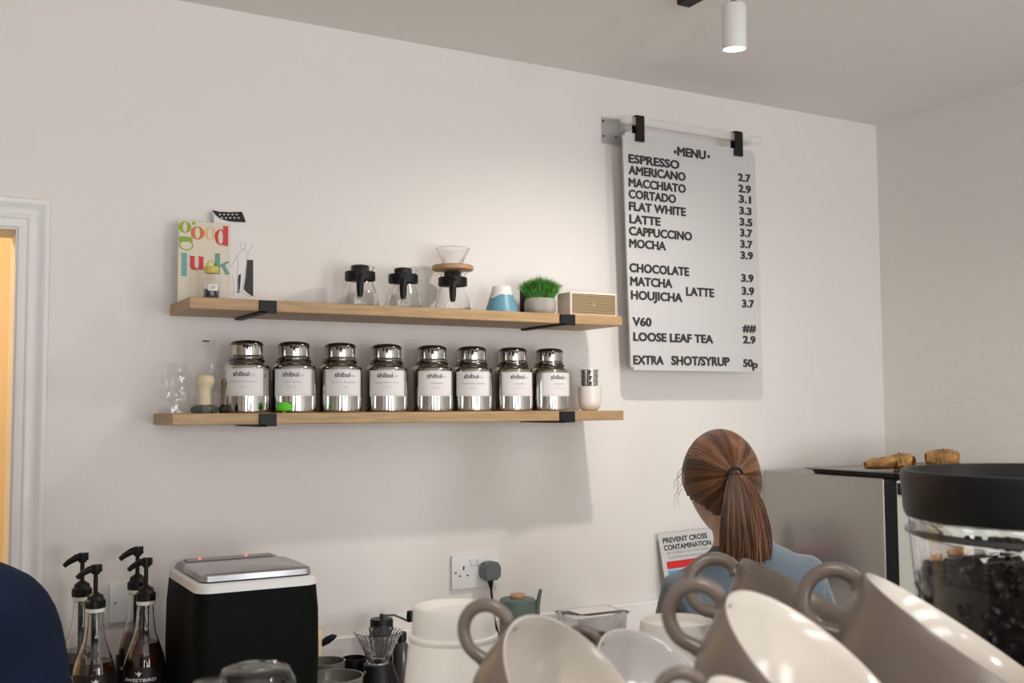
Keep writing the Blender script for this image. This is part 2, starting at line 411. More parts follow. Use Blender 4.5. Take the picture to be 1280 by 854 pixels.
def wrapped_text(s, w, h, z, R, m, parent, bold=.0, x=0, align='C', name='lettering'):
    bm = text_mesh(s, w, h, bold, .0002, align)
    for v in bm.verts: v.co.x += x; v.co.z += z
    wrap(bm, R); return obj(name, bm, m, parent, False)
wrapped_text('shibui', .035, .0110, .0820, .05035, M['ink'], lab, .018, -.005)
wrapped_text('tea', .011, .006, .0822, .05035, M['inkl'], lab, 0, .0195)
names = [('breakfast premium', 'organic'), ('earl grey', 'loose tea'), ('lemon & ginger', 'tisane'), ('gunpowder mint', 'green tea'), ('rooibos', 'tisane'), ('chamomile flower', 'tisane'), ('sencha', 'green tea'), ('hojicha', 'green tea')]
cu = [308, 367, 425, 483, 540, 590, 641, 687]
rot = [-8, -2, 12, 2, 13, 4, 20, 30]
ords = ['leftmost', 'second from the left', 'third from the left', 'fourth from the left', 'fourth from the right', 'third from the right', 'second from the right', 'rightmost']
extra = ['beside the bagged whisk', 'behind the small lime green disc', 'label turned slightly right', 'label facing the camera', 'label turned slightly right', 'label nearly facing the camera', 'label turned to the right', 'nearest the white cup of steel tumblers']
for i in range(8):
    o = can if i == 7 else copy_tree(can)
    x = at(cu[i], 500, y=-.10).x
    o.location = (x, -.10, ZL); o.scale = (1, 1, .955); base = math.atan2(x, D-.10)
    o.rotation_euler = (0, 0, -base+math.radians(rot[i]))
    o['label'] = 'steel tea canister, %s of the row, %s' % (ords[i], extra[i])
    lb = [c for c in o.children if c.name.startswith('label')][0]
    n1 = len(names[i][0])
    wrapped_text(names[i][0], min(.062, n1*.0040), .0046, .0675, .05035, M['inkg'], lb)
    wrapped_text(names[i][1], len(names[i][1])*.0026, .0034, .0570, .05035, M['inkl'], lb)

# green disc, bamboo whisk in its tub, scoop, bags
bm = B(); lathe(bm, [(0, 0), (.004, 0), (.004, .004), (.016, .005), (.018, .012), (.013, .019), (.006, .0225), (0, .023)], 28)
p = at(355, 505, y=-.172); tag(obj('green_stopper', bm, M['green'], loc=(p.x, -.172, ZL)), 'small lime green plastic cap in front of the second canister', 'cap')
p = at(256, 500, y=-.10)
t = thing('tea_whisk', 'bamboo tea whisk standing on a black base inside a clear sleeve', 'whisk', (p.x, -.10, ZL))
bm = B(); lathe(bm, [(0, 0), (.026, 0), (.030, .006), (.028, .013), (.018, .018), (0, .018)], 12); obj('base', bm, M['black'], t, False)
bm = B(); lathe(bm, [(0, .018), (.0135, .018), (.0128, .035), (.0130, .048), (.0165, .058), (.0195, .066), (.0190, .074), (.0145, .080), (0, .082)], 30, ribs=(30, .03)); obj('whisk', bm, M['bamboo'], t)
bm = B()
def crumple(bm, w0, w1, dep, h, seed, nz=14, na=26, amp=.006):
    rings = []
    for k in range(nz+1):
        f = k/nz; ring = []
        w = w0+(w1-w0)*f; dd = dep*(1-f)**.6+.0012
        for i in range(na):
            a = 2*PI*i/na; q = V((math.cos(a)*3, math.sin(a)*3, f*6+seed)); nn = noise.noise(q)*amp*(.3+math.sin(PI*min(1, f+.15)))
            ring.append(bm.verts.new(((w+nn)*math.cos(a), (dd+nn*.6)*math.sin(a), h*f+noise.noise(q*1.7)*.003)))
        rings.append(ring)
    for a, b in zip(rings, rings[1:]):
        for i in range(na): bm.faces.new((a[i], a[(i+1) % na], b[(i+1) % na], b[i]))
    for v in rings[0]: v.co.z = 0.0005
    bm.faces.new(rings[0][::-1])
crumple(bm, .036, .020, .033, .155, 1.3); sl = obj('sleeve', bm, M['film'], t)
bm = B(); box(bm, -.007, .007, -.0035, -.0015, .1515, .1545); obj('hang_tab', bm, M['black'], sl, False)
p = at(225, 500, y=-.11); bm = B(); crumple(bm, .030, .024, .028, .105, 5.1, amp=.011)
t = thing('plastic_bag', 'crumpled empty clear plastic bag at the left end of the lower shelf', 'bag', (p.x-.012, -.11, ZL), .2)
bg = obj('film', bm, M['film'], t)
bm = B(); annulus(bm, .006, .082, .0042, .0042, .0030, .0030, -.0165, -.0160); box(bm, .0045, .0075, -.0165, -.0160, .0815, .0825); obj('printed_mark', bm, M['inkg'], t, False)
p = at(279, 500, y=-.155)
t = thing('matcha_scoop', 'small dark wooden scoop upright beside the leftmost canister', 'scoop', (p.x, -.155, ZL))
bm = B(); lathe(bm, [(0, 0), (.007, 0), (.0095, .006), (.0085, .013), (.004, .018), (0, .019)], 18); obj('base', bm, M['black'], t)
bm = B(); tube(bm, [(0, 0, .018), (0, 0, .035), (.001, 0, .052), (.0015, 0, .064), (.0015, 0, .072)], [.0024, .0026, .0048, .0060, .0030], 10, flat=.6); obj('scoop_handle', bm, mat('dark_wood', (.12, .07, .03), .5), t)
# white cup with steel tumblers
p = at(737, 500, y=-.10)
t = thing('ceramic_cup', 'white ceramic cup holding a stack of steel tumblers on the lower shelf', 'cup', (p.x, -.10, ZL))
bm = B(); lathe(bm, [(0, 0), (.018, 0), (.022, .003), (.0285, .012), (.0300, .022), (.0305, .062), (.0290, .0625), (.0280, .022), (.024, .012), (0, .006)], 40); obj('body', bm, M['porc'], t)
for k in range(4):
    o = thing('steel_tumbler', '', 'tumbler', (p.x, -.10, ZL+.046+.0145*k), 0, 'steel tumblers nested in the white cup')
    o['label'] = 'small steel tumbler, %s of the four nested in the white cup' % ['lowest', 'second from the bottom', 'second from the top', 'topmost'][k]
    bm = B(); lathe(bm, [(0, -.014), (.0200, -.014), (.0212, 0), (.0232, .0138), (.0252, .0143), (.0252, .0150), (.0225, .0150), (.0205, 0), (.0193, -.0125), (0, -.0125)], 32); obj('body', bm, M['steel'], o)

# ------------------------------------------------------------------ upper shelf
def px2(u, v, y): q = at(u, v, y=y); return (q.x, q.z)
# greeting card
YC = -.060
cx0, cz0 = px2(222, 372, YC); cx1, _ = px2(287, 372, YC); _, cz1 = px2(222, 275, YC)
t = thing('greeting_card', 'cream card printed good luck in coloured letters, standing on the upper shelf', 'card', (0, 0, 0))
bm = B(); box(bm, cx0, cx1, YC, YC+.004, ZU, cz1, .0004, 1); obj('board', bm, M['cup_card'], t, False)
def cpx(X, Y): return px2(200+X/5.695, 250+Y/5.695, YC)
S = abs(cpx(100, 0)[0]-cpx(0, 0)[0])/100
cols = {'g': (.28, .42, .03), 'o': (.68, .17, .04), 'y': (.75, .50, .22), 'd': (.62, .04, .05), 'l': (.17, .40, .36), 'k': (.14, .33, .24), 'c': (.50, .50, .10)}
CM = {k: mat('print_'+k, c, .6) for k, c in cols.items()}
def cell(m, rings=(), rects=(), polys=()):
    bm = B(); i = 0
    for (x, y, rx, ry, ix, iy) in rings:
        c = cpx(x, y); annulus(bm, c[0], c[1], rx*S, ry*S, ix*S, iy*S, YC-.0005-.00012*i, YC-.0001); i += 1
    for (x0, y0, x1, y1) in rects:
        a, b = cpx(x0, y0), cpx(x1, y1); box(bm, a[0], b[0], YC-.0005-.00012*i, YC-.0001, b[1], a[1]); i += 1
    for pl in polys:
        prism(bm, [cpx(*q) for q in pl], YC-.0005-.00012*i, YC-.0001); i += 1
    obj('printed_letter', bm, m, t, False)
cell(CM['g'], [(178, 193, 46, 43, 17, 37), (186, 322, 52, 40, 42, 32), (240, 166, 13, 13, 1, 1)], [(136, 258, 232, 300)])
cell(CM['o'], [(267, 235, 50, 50, 19, 44)])
cell(CM['y'], [(357, 238, 44, 50, 17, 43)])
cell(CM['d'], [(432, 266, 44, 60, 19, 52)], [(449, 185, 484, 326)], [[(470, 318), (488, 328), (470, 330)]])
cell(CM['l'], (), [(153, 376, 190, 544), (146, 376, 160, 384)])
cell(CM['d'], (), [(214, 398, 246, 478), (276, 402, 309, 498), (204, 396, 216, 404), (268, 400, 280, 408)], [[(214, 474), (246, 474), (262, 490), (280, 484), (280, 494), (250, 499), (226, 494)]])
cell(CM['c'], [(362, 478, 40, 52, 18, 44)])
cell(CM['k'], (), [(392, 380, 426, 530)], [[(426, 462), (474, 438), (490, 438), (490, 446), (432, 482)], [(434, 466), (458, 458), (494, 522), (494, 532), (466, 530)]])
# small spice jar
p = at(264, 360, y=-.125)
t = thing('spice_jar', 'tiny glass jar with yellow lid and dark contents before the card', 'jar', (p.x, -.125, ZU))
bm = B(); lathe(bm, [(0, 0), (.0150, 0), (.0165, .003), (.0165, .040), (.012, .052), (.0105, .060), (.0095, .060), (.011, .051), (.0152, .039), (.0152, .003), (0, .002)], 32); obj('body', bm, M['glass'], t)
bm = B(); lathe(bm, [(0, .0025), (.0148, .0025), (.0148, .024), (0, .025)], 28); obj('contents', bm, M['synlab'], t)
bm = B(); lathe(bm, [(0, .058), (.014, .058), (.0150, .060), (.0150, .069), (.013, .073), (0, .074)], 28, ribs=(14, .03)); obj('lid', bm, mat('yellow_lid', (.62, .55, .10), .4), t)
lj = obj('label', arc_patch(.0166, .022, .020, .034, .0004, 8), M['label'], t)
wrapped_text('co', .008, .006, .0245, .0171, M['ink'], lj)
# white paper bag with a printed figure
YB = -.030
t = thing('paper_bag', 'white paper bag with black top strip and a sketched figure beside the card', 'bag', (0, 0, 0))
def b2(u, v): return px2(u, v, YB)
bz = ZU
pts = [(b2(270, 372)[0], bz), (b2(318, 372)[0], bz), b2(317, 322), b2(309, 280), b2(303, 265), b2(266, 263), b2(268, 280)]
bm = B(); prism(bm, pts, YB, YB+.020); bmesh.ops.bevel(bm, geom=list(bm.edges), offset=.002, segments=2, affect='EDGES'); obj('pouch', bm, M['bagw'], t)
bm = B(); prism(bm, [b2(*q) for q in ((265, 263), (274, 265), (288, 265.5), (302, 265), (304.5, 271), (307, 278), (298, 277.8), (286, 276.8), (276, 274), (270, 269.5))], YB-.0030, YB-.0012); st = obj('top_strip', bm, M['blackm'], t, False)
bm = B()
for i in range(5):
    for j in range(2):
        u, v = 274.5+i*5.2+j*2.4, 268.6+j*4.2; s = 1.5
        prism(bm, [b2(u-s, v-.9), b2(u+s*.6, v-1.2), b2(u+s, v+.5), b2(u-s*.4, v+1.2)], YB-.0036, YB-.0031)
obj('strip_lettering', bm, M['inkl'], st, False)
bm = B(); prism(bm, [b2(309, 325), b2(316.4, 325), b2(316.4, 371), b2(313, 369), b2(307, 364.5), b2(304.5, 361), b2(307, 347)], YB-.0008, YB+.001); prism(bm, [b2(298, 344), b2(301, 342.5), b2(300.6, 352), b2(299.6, 366), b2(296.6, 366.5), b2(296.8, 355)], YB-.0008, YB+.001); obj('printed_panel', bm, M['ink'], t, False)
bm = B()
def stroke(bm, P, wd=.0007): tube(bm, [(b2(*q)[0], YB-.0006, b2(*q)[1]) for q in P], wd, 5)
stroke(bm, [(302, 304), (305, 303), (307, 305), (307, 309), (305, 313), (302, 311), (301, 307), (302, 304)])
stroke(bm, [(303, 313), (298, 317), (295, 322), (292, 329), (287, 334)]); stroke(bm, [(306, 313), (311, 317), (313, 311), (316, 306)]); stroke(bm, [(297, 321), (298, 332), (296, 344), (297, 356), (299, 366)])
stroke(bm, [(309, 318), (308, 330), (306, 345), (304, 356), (303, 365)]); stroke(bm, [(292, 366), (297, 364), (303, 365), (308, 369), (313, 371)]); stroke(bm, [(290, 345), (293, 356), (291, 370)])
obj('printed_figure', bm, M['lineg'], t)

# glass coffee servers
def server(u, label, x=None, rz=0):
    p = at(u, 380, y=-.10)
    t = thing('coffee_server', label, 'server', (p.x, -.10, ZU), -math.atan2(p.x, D-.1)+rz, 'glass coffee servers on the upper shelf')
    bm = B(); lathe(bm, [(0, .002), (.036, .002), (.0425, .005), (.0430, .012), (.037, .040), (.0305, .060), (.0290, .070), (.0300, .088), (.0350, .0965), (.0340, .0970), (.0285, .088), (.0275, .070), (.029, .060), (.0355, .040), (.0415, .012), (.0405, .0065), (0, .005)], 44); obj('glass_body', bm, M['glass'], t)
    bm = B(); lathe(bm, [(.0310, .064), (.0345, .064), (.0350, .070), (.0345, .084), (.0315, .085), (.0305, .080)], 40); obj('collar', bm, M['black'], t)
    if u < 520: bm = B(); lathe(bm, [(0, -.0001), (.0445, -.0001), (.0450, .0010), (.0440, .0018), (0, .0018)], 36); obj('base_mat', bm, M['oak2'], t)
    bm = B(); lathe(bm, [(0, .0890), (.020, .0885), (.021, .091), (.0205, .098), (.012, .1005), (0, .1005)], 32); obj('lid', bm, M['black'], t)
    bm = B(); tube(bm, [(0, -.030, .074), (0, -.040, .073), (0, -.046, .066), (0, -.048, .050), (0, -.049, .032), (0, -.050, .022)], [.0080, .0085, .0088, .0084, .0074, .0055], 10, flat=.8, up=(1, 0, 0)); obj('handle', bm, M['black'], t)
    return t
server(450, 'glass coffee server with black collar, leftmost of the three')
server(504, 'glass coffee server with black collar, middle of the three, no dripper')
t3 = server(566, 'glass coffee server with black collar under the wooden dripper ring')
p = at(566, 380, y=-.10)
t = thing('coffee_dripper', 'clear ribbed glass dripper in a round wooden ring on the server', 'dripper', (p.x, -.10, ZU+.1008))
bm = B(); lathe(bm, [(.016, .000), (.047, .000), (.0500, .002), (.0505, .010), (.047, .013), (.019, .013), (.016, .006), (.016, 0)], 44); obj('ring', bm, M['oak2'], t)
bm = B(); lathe(bm, [(.0155, .001), (.0155, .010), (.0215, .0140), (.0310, .034), (.0395, .052), (.0412, .0535), (.0400, .0545), (.0375, .052), (.0290, .034), (.0195, .016), (.0135, .010), (.0135, .001), (.0155, .001)], 96, ribs=(20, .022, 30)); obj('glass_cone', bm, M['glass'], t)
# mountain cup
p = at(627, 370, y=-.10)
bm = B(); lathe(bm, [(.040, 0), (.0425, .001), (.0420, .004), (.034, .030), (.0260, .058), (.0235, .068), (.021, .0705), (0, .071), (0, .068), (.019, .067), (.032, .030), (.040, .004), (.040, 0)], 44)
tag(obj('mountain_cup', bm, M['fuji'], loc=(p.x, -.10, ZU)), 'upturned cup glazed like a blue mountain with white peak', 'cup')
# grass plant
p = at(675, 375, y=-.10)
t = thing('potted_grass', 'bushy green grass plant in a round concrete pot beside the speaker', 'plant', (p.x, -.10, ZU))
bm = B(); lathe(bm, [(0, 0), (.028, 0), (.035, .005), (.0400, .018), (.0400, .032), (.0365, .044), (.0335, .045), (.033, .040), (0, .038)], 40); obj('pot', bm, M['conc'], t)
bm = B()
for i in range(1500):
    a = random.uniform(0, 2*PI); el = random.random()**.6; r = .031*math.sqrt(random.random()); b = V((r*math.cos(a), r*math.sin(a), .039))
    out = V((math.cos(a), math.sin(a), 0)); lean = r/.031*random.uniform(.3, 1.1)
    L = random.uniform(.046, .066)*(1.0-.25*r/.031); d1 = (V((0, 0, 1))+out*lean*.38+V((random.uniform(-.3, .3), random.uniform(-.3, .3), 0))).normalized(); d2 = (d1+out*lean*.5-V((0, 0, .12))).normalized()
    sd = d1.cross(V((random.random(), random.random(), .1))).normalized()*random.uniform(.0008, .0014)
    m1 = b+d1*L*.6; tp = m1+d2*L*.5
    v = [bm.verts.new(q) for q in (b-sd, b+sd, m1+sd, m1-sd, tp)]
    bm.faces.new((v[0], v[1], v[2], v[3])); bm.faces.new((v[3], v[2], v[4]))
g = obj('grass', bm, M['grass'], t, False); g['kind'] = 'stuff'
# speaker
YS = -.165
x0 = at(713, 380, y=YS).x; x1 = at(771, 380, y=YS).x
hs = .060
t = thing('bluetooth_speaker', 'cream box speaker with gold grille at the right end of the shelf', 'speaker', (x0, YS, ZU))
bm = B(); box(bm, 0, x1-x0, 0, .062, 0, hs, .004, 3); obj('case', bm, M['cream'], t)
bm = B(); box(bm, .005, x1-x0-.005, -.0012, .001, .005, hs-.005, .0005, 1); gr = obj('grille', bm, M['grille'], t, False)
bm = text_mesh('Groove', .014, .006, 0, .0004, 'C')
for v in bm.verts: v.co += V(((x1-x0)/2, -.0013, hs/2-.003))
bm.free()
bm = B(); annulus(bm, (x1-x0)/2, hs/2, .0035, .0045, .0026, .0036, -.0018, -.0012, .8, 5.6); obj('badge', bm, M['cream'], gr, False)

# ------------------------------------------------------------------ menu board
YM = -.080
bl, br_ = at(783.5, 165, y=YM), at(947, 190, y=YM)
t = thing('menu_board', 'white hanging menu board with black stick-on lettering and prices', 'menu board', (0, 0, 0))
mt = 2.312; mb = 1.671
c = [at(778.5, 166, y=YM), at(943.5, 191, y=YM), at(951, 465, y=YM), at(789, 463, y=YM)]
P4 = [(c[0].x, mt), (c[1].x, mt), (c[2].x, mb), (c[3].x, mb)]
bm = B(); prism(bm, P4, YM, YM+.005)
es = [e for e in bm.edges if abs(e.verts[0].co.y-e.verts[1].co.y) > .004]
bmesh.ops.bevel(bm, geom=es, offset=.008, segments=4, affect='EDGES'); pn = obj('panel', bm, M['board'], t, False)
YT = YM-.0005
def mline(s, u0, vb, u1, capx, bold=.032, name='menu_line'):
    a = at(u0, vb, y=YT); b = at(u1, vb, y=YT); hgt = at(u0, vb-capx, y=YT).z-a.z
    bm = text_mesh(s, b.x-a.x, hgt, bold, .0018)
    for v in bm.verts: v.co += V((a.x, YT, a.z))
    return obj(name, bm, M['ink'], pn, False)
rows = [('MENU', 847, 194.3, 881.5, 10.5), ('ESPRESSO', 786, 203, 848.5, 10.3), ('AMERICANO', 786, 217.3, 856.3, 10.3), ('MACCHIATO', 786, 232.8, 856.5, 10.3), ('CORTADO', 786, 247.3, 844.3, 10.3), ('FLAT WHITE', 786.5, 262.6, 856.5, 10.3), ('LATTE', 787, 278.6, 825, 10.3), ('CAPPUCCINO', 786.5, 293.5, 864.3, 10.3), ('MOCHA', 786.8, 309, 831.7, 10.3),
        ('CHOCOLATE', 787, 339.6, 860.7, 10.5), ('MATCHA', 788, 356.5, 839.7, 10.5), ('LATTE', 858, 369.3, 892, 10.3), ('HOUJICHA', 789, 373.8, 852.3, 10.5), ('V60', 791, 407, 813.7, 10.3), ('LOOSE LEAF TEA', 792, 425.8, 890.7, 10.3), ('EXTRA', 792, 455, 829, 10.5), ('SHOT/SYRUP', 839.5, 456, 911.3, 10.8),
        ('2.7', 923, 225.9, 937.5, 9), ('2.9', 923.3, 239.8, 938, 9), ('3.1', 924, 253, 938, 9), ('3.3', 924.5, 267.5, 938.8, 9), ('3.5', 924.8, 281.5, 939.8, 9), ('3.7', 925.5, 295.2, 939.6, 9), ('3.7', 925.8, 309.3, 940, 9), ('3.9', 926, 323.3, 940.6, 9), ('3.9', 927, 351.9, 941.2, 9.2), ('3.9', 927.5, 368, 942, 9.2), ('3.7', 928, 383.9, 942, 9.2), ('##', 928.6, 414.4, 944.5, 9), ('2.9', 929, 429, 943.8, 9), ('50', 929.3, 458.3, 940.4, 9), ('p', 940.8, 463, 946.6, 9)]
for r in rows: mline(*r)
bm = B()
for u, v in ((843.7, 190), (885.6, 195.8)):
    q = at(u, v, y=YT); annulus(bm, q.x, q.z, .0045, .0045, .0002, .0002, YT-.0018, YT, n=14)
obj('menu_dots', bm, M['ink'], pn, False)
# rail on the wall carrying it
zr = 2.345
t = thing('hanging_rail', 'frosted clear rail fixed to the wall above the menu board', 'rail', (0, 0, 0))
a, b = at(755, 160, y=-.012), at(943, 180, y=-.05)
bm = B(); box(bm, at(768, 160, y=-.05).x, b.x, -.0860, -.0720, zr-.010, zr+.012, .006, 3); obj('bar', bm, M['acryl'], t)
xm = at(752, 160, y=-.004).x; xn = at(776, 160, y=-.004).x
bm = B(); box(bm, xm, xn+.02, -.006, 0, 2.295, 2.372, .003, 2); box(bm, xn-.005, xn+.012, -.0720, -.004, 2.335, 2.352, .003, 2); mp = obj('wall_plate', bm, M['acryl'], t)
for u, v in ((753.9, 151.2), (754.4, 170), (769.8, 172)):
    q = at(u, v, y=-.007); bm = B(); lathe(bm, [(0, 0), (.0032, 0), (.0025, .0022), (0, .0028)], 12, ax=Matrix.Rotation(PI/2, 3, 'X').to_quaternion()); obj('screw', bm, M['ink'], mp, loc=q)
bm = B(); box(bm, b.x-.05, b.x-.03, -.0715, 0, zr-.01, zr+.01, .003, 2); obj('end_bracket', bm, M['acryl'], t)
for (u0, u1, tag_) in ((795.4, 805.6, 'left'), (918.7, 928.2, 'right')):
    xa = at(u0, 165, y=-.088).x; xb = at(u1, 165, y=-.088).x; zb = at(u0, 176 if tag_ == 'left' else 194, y=-.088).z
    bm = B(); box(bm, xa, xb, -.0885, -.0865, zb, zr+.014); box(bm, xa, xb, -.0885, -.0680, zr+.014, zr+.016); box(bm, xa, xb, -.0700, -.0680, zb, zr+.014); box(bm, xa, xb, -.0865, -.0815, zb, zb+.004); box(bm, xa, xb, -.0865, -.082, zb+.004, mt-.002)
    bm2 = bm; tag(obj('hanging_strap', bm, M['blackm'], None, False), 'black strap holding the %s end of the menu board to the rail' % tag_, 'strap', 'black straps on the menu rail')

# ------------------------------------------------------------------ ceiling track and lamp
t = thing('ceiling_track', 'thin black lighting track running along the ceiling', 'track', (0, 0, 0))
bm = B(); box(bm, 1.452, 1.488, -3.6, -.545, 2.4665, ZC, .002, 1); obj('rail', bm, M['blackm'], t, False)
def spot(x, y, label):
    t = thing('spot_lamp', label, 'lamp', (x, y, 2.318), 0, 'white cylinder spot lamps')
    bm = B(); lathe(bm, [(.0215, .004), (.0235, 0), (.0252, .001), (.0254, .004), (.0254, .090), (.0235, .093), (0, .093)], 36); obj('shade', bm, M['white'], t)
    bm = B(); lathe(bm, [(0, .0035), (.0218, .0035), (.0218, .0065), (0, .0065)], 32); obj('bulb', bm, M['bulb'], t)
    bm = B(); lathe(bm, [(0, .0932), (.006, .0932), (.006, .125), (0, .125)], 14); box(bm, -.014, .014, -.03, .03, .123, .1483, .002, 1); obj('stem', bm, M['silver'], t)
    return t
s = spot(LAMP.x, LAMP.y, 'white cylinder spot lamp hanging lit below the ceiling track'); 
s.rotation_euler = (math.radians(4), math.radians(-3), 0)
spot(1.47, -1.9, 'unseen white spot lamp added on the track, second from the back wall'); spot(1.47, -3.1, 'unseen white spot lamp added on the track, farthest from the back wall')  # fixtures added out of view for the fill spots over the track

# ------------------------------------------------------------------ sockets
q0, q1 = at(565, 738, y=-.009), at(623.5, 694, y=-.009)
t = thing('double_socket', 'white double wall socket with a grey plug in its right half', 'socket', (q0.x, -.0005, q0.z))
W, Hh = q1.x-q0.x, .083
bm = B(); box(bm, 0, W, -.009, 0, 0, Hh, .003, 2); obj('face_plate', bm, M['white'], t)
bm = B()
for s0 in (.032, .100):
    if s0 < .05:
        box(bm, s0-.002, s0+.002, -.0095, -.009, .046, .056)
        box(bm, s0-.014, s0-.008, -.0095, -.009, .031, .034); box(bm, s0+.008, s0+.014, -.0095, -.009, .031, .034)
obj('pin_hole', bm, M['ink'], t, False)
for x in (.055, .073):
    bm = B(); box(bm, x-.005, x+.005, -.0125, -.009, .056, .072, .001, 1); obj('switch', bm, M['white'], t, False)
bm = B(); lathe(bm, [(0, 0), (.0035, 0), (.003, .001), (0, .001)], 12, ax=Matrix.Rotation(PI/2, 3, 'X').to_quaternion()); obj('screw', bm, M['silver'], t, loc=(.010, -.009, .041))
px_ = at(613.5, 716, y=-.03)
t = thing('mains_plug', 'grey mains plug with dark flex in the double socket', 'plug', (px_.x, -.0095, px_.z))
bm = B(); prism(bm, [(-.020, -.018), (.020, -.018), (.026, 0), (.022, .022), (.014, .027), (-.014, .027), (-.022, .022), (-.026, 0)], -.034, 0); bmesh.ops.bevel(bm, geom=list(bm.edges), offset=.005, segments=3, affect='EDGES'); obj('body', bm, M['plug'], t)
bm = B(); tube(bm, [(0, -.018, -.016), (0, -.020, -.028), (0, -.021, -.040)], [.008, .006, .0035], 10); tube(bm, [(0, -.021, -.036), (.002, -.024, -.07), (.006, -.03, -.12), (.012, -.05, -.17), (.02, -.09, -.195)], .0030, 8); obj('flex', bm, M['blackm'], t)
q0 = at(136, 780, y=-.009); q1 = at(166, 731, y=-.009)
t = thing('blank_plate', 'white blank wall plate behind the syrup bottles', 'wall plate', (q0.x, -.0005, q0.z))
bm = B(); box(bm, 0, .083, -.009, 0, 0, .083, .003, 2); obj('face_plate', bm, M['white'], t)
bm = B(); lathe(bm, [(0, 0), (.003, 0), (.0025, .001), (0, .001)], 12, ax=Matrix.Rotation(PI/2, 3, 'X').to_quaternion()); obj('screw', bm, M['silver'], t, loc=(.012, -.009, .041))

# ------------------------------------------------------------------ hygiene poster leaning on the wall
A0, A1 = at(821.5, 668, y=-.012), at(834, 757, y=-.045)
t = thing('hygiene_poster', 'white hygiene notice headed prevent cross contamination, behind the ponytailed person', 'poster', (0, 0, 0))
zt = A0.z; zb = .952; Wp = .26; hp = zt-zb
ang = math.atan2(.055, hp); ax = V((0, -math.sin(ang), -math.cos(ang)))       # down the sheet
rx = V((1, 0, .0)); lx = (A1.x-A0.x)/((A1.z-A0.z)) 
dn = V((.05, -math.sin(ang), -math.cos(ang))).normalized(); rt = (V((1, 0, .015))).normalized(); nrm = rt.cross(-dn).normalized()
if nrm.y > 0: nrm = -nrm
MP = frame(rt, -nrm, -dn, V((A0.x, -.014, zt)))
Lp = hp/math.cos(ang)
bm = B(); box(bm, 0, Wp, -.001, .001, -Lp, 0); sh = obj('sheet', bm, M['board'], t, False); sh.matrix_basis = MP
def ptext(s, x, z, w_, h_, m, bold=0):
    bm = text_mesh(s, w_, h_, bold, .0003)
    for v in bm.verts: v.co += V((x, -.0013, z))
    obj('poster_lettering', bm, m, sh, False)
ptext('PREVENT CROSS', .013, -.026, .155, .0135, M['ink'], .035); ptext('CONTAMINATION', .013, -.046, .165, .0135, M['ink'], .035)
ptext('USE CORRECT COLOUR CODED', .018, -.058, .150, .007, M['inkg']); ptext('CHOPPING BOARDS & KNIVES', .022, -.070, .150, .007, M['inkg'])
bm = B(); box(bm, .014, .24, -.0016, -.001, -.096, -.077, .002, 1); obj('red_band', bm, M['red'], sh, False); ptext('RAW MEAT', .040, -.092, .085, .0105, M['board'], .02)
for v_ in sh.children[-1].data.vertices: v_.co.y -= .0006
bm = B(); box(bm, .014, .24, -.0014, -.001, -.118, -.101); obj('blue_band', bm, M['blue'], sh, False)
bm = B(); box(bm, .014, .24, -.0014, -.001, -.190, -.119); obj('photo_panel', bm, mat('photo_print', (.10, .11, .08), .5, var=.9, vscale=45), sh, False)

# ------------------------------------------------------------------ ice maker
IX0, IX1, IY0, IY1, IZ = .452, .690, -.385, -.105, 1.245
t = thing('ice_maker', 'black countertop ice maker with white trim and silver lid', 'ice maker', (IX0, IY0, .95))
Wi, Di, Hi = IX1-IX0, IY1-IY0, IZ-.95
def rrect(w, d, r, n=6, cx=0, cy=0):
    pts = []
    for (sx, sy, a0) in ((1, 1, 0), (-1, 1, PI/2), (-1, -1, PI), (1, -1, 3*PI/2)):
        for i in range(n+1):
            a = a0+PI/2*i/n; pts.append((cx+sx*(w/2-r)+r*math.cos(a), cy+sy*(d/2-r)+r*math.sin(a)))
    return pts
def loft(bm, secs, cap=True):
    rings = [[bm.verts.new((x, y, z)) for x, y in pts] for pts, z in secs]
    n = len(rings[0])
    for a, b in zip(rings, rings[1:]):
        for i in range(n): bm.faces.new((a[i], a[(i+1) % n], b[(i+1) % n], b[i]))
    if cap: bm.faces.new(rings[0][::-1]); bm.faces.new(rings[-1])
cx, cy = Wi/2, Di/2
bm = B(); loft(bm, [(rrect(Wi-.012, Di-.012, .03, cx=cx, cy=cy), .008), (rrect(Wi, Di, .03, cx=cx, cy=cy), .02), (rrect(Wi+.006, Di+.006, .032, cx=cx, cy=cy), .15), (rrect(Wi+.004, Di+.004, .032, cx=cx, cy=cy), .235), (rrect(Wi-.004, Di-.004, .03, cx=cx, cy=cy), Hi-.012)]); obj('body', bm, M['matte'], t)
bm = B(); loft(bm, [(rrect(Wi-.003, Di-.003, .03, cx=cx, cy=cy), Hi-.012), (rrect(Wi-.006, Di-.006, .03, cx=cx, cy=cy), Hi+.002), (rrect(Wi-.014, Di-.014, .027, cx=cx, cy=cy), Hi+.005)]); obj('trim_ring', bm, M['white'], t)
bm = B(); loft(bm, [(rrect(Wi-.022, Di-.022, .025, cx=cx, cy=cy+.002), Hi+.0045), (rrect(Wi-.034, Di-.040, .025, cx=cx, cy=cy+.008), Hi+.016), (rrect(Wi-.050, Di-.060, .02, cx=cx, cy=cy+.010), Hi+.020)]); obj('lid_surround', bm, M['smoke'], t)
bm = B(); loft(bm, [(rrect(Wi-.026, Di-.105, .015, cx=cx, cy=cy-.040), Hi+.008), (rrect(Wi-.028, Di-.108, .015, cx=cx, cy=cy-.040), Hi+.018), (rrect(Wi-.036, Di-.116, .012, cx=cx, cy=cy-.038), Hi+.0215)]); obj('lid', bm, M['silver'], t)
bm = B(); box(bm, .03, Wi-.03, Di-.062, Di-.035, Hi+.019, Hi+.0225, .001, 1); pn2 = obj('control_panel', bm, M['inkg'], t, False)
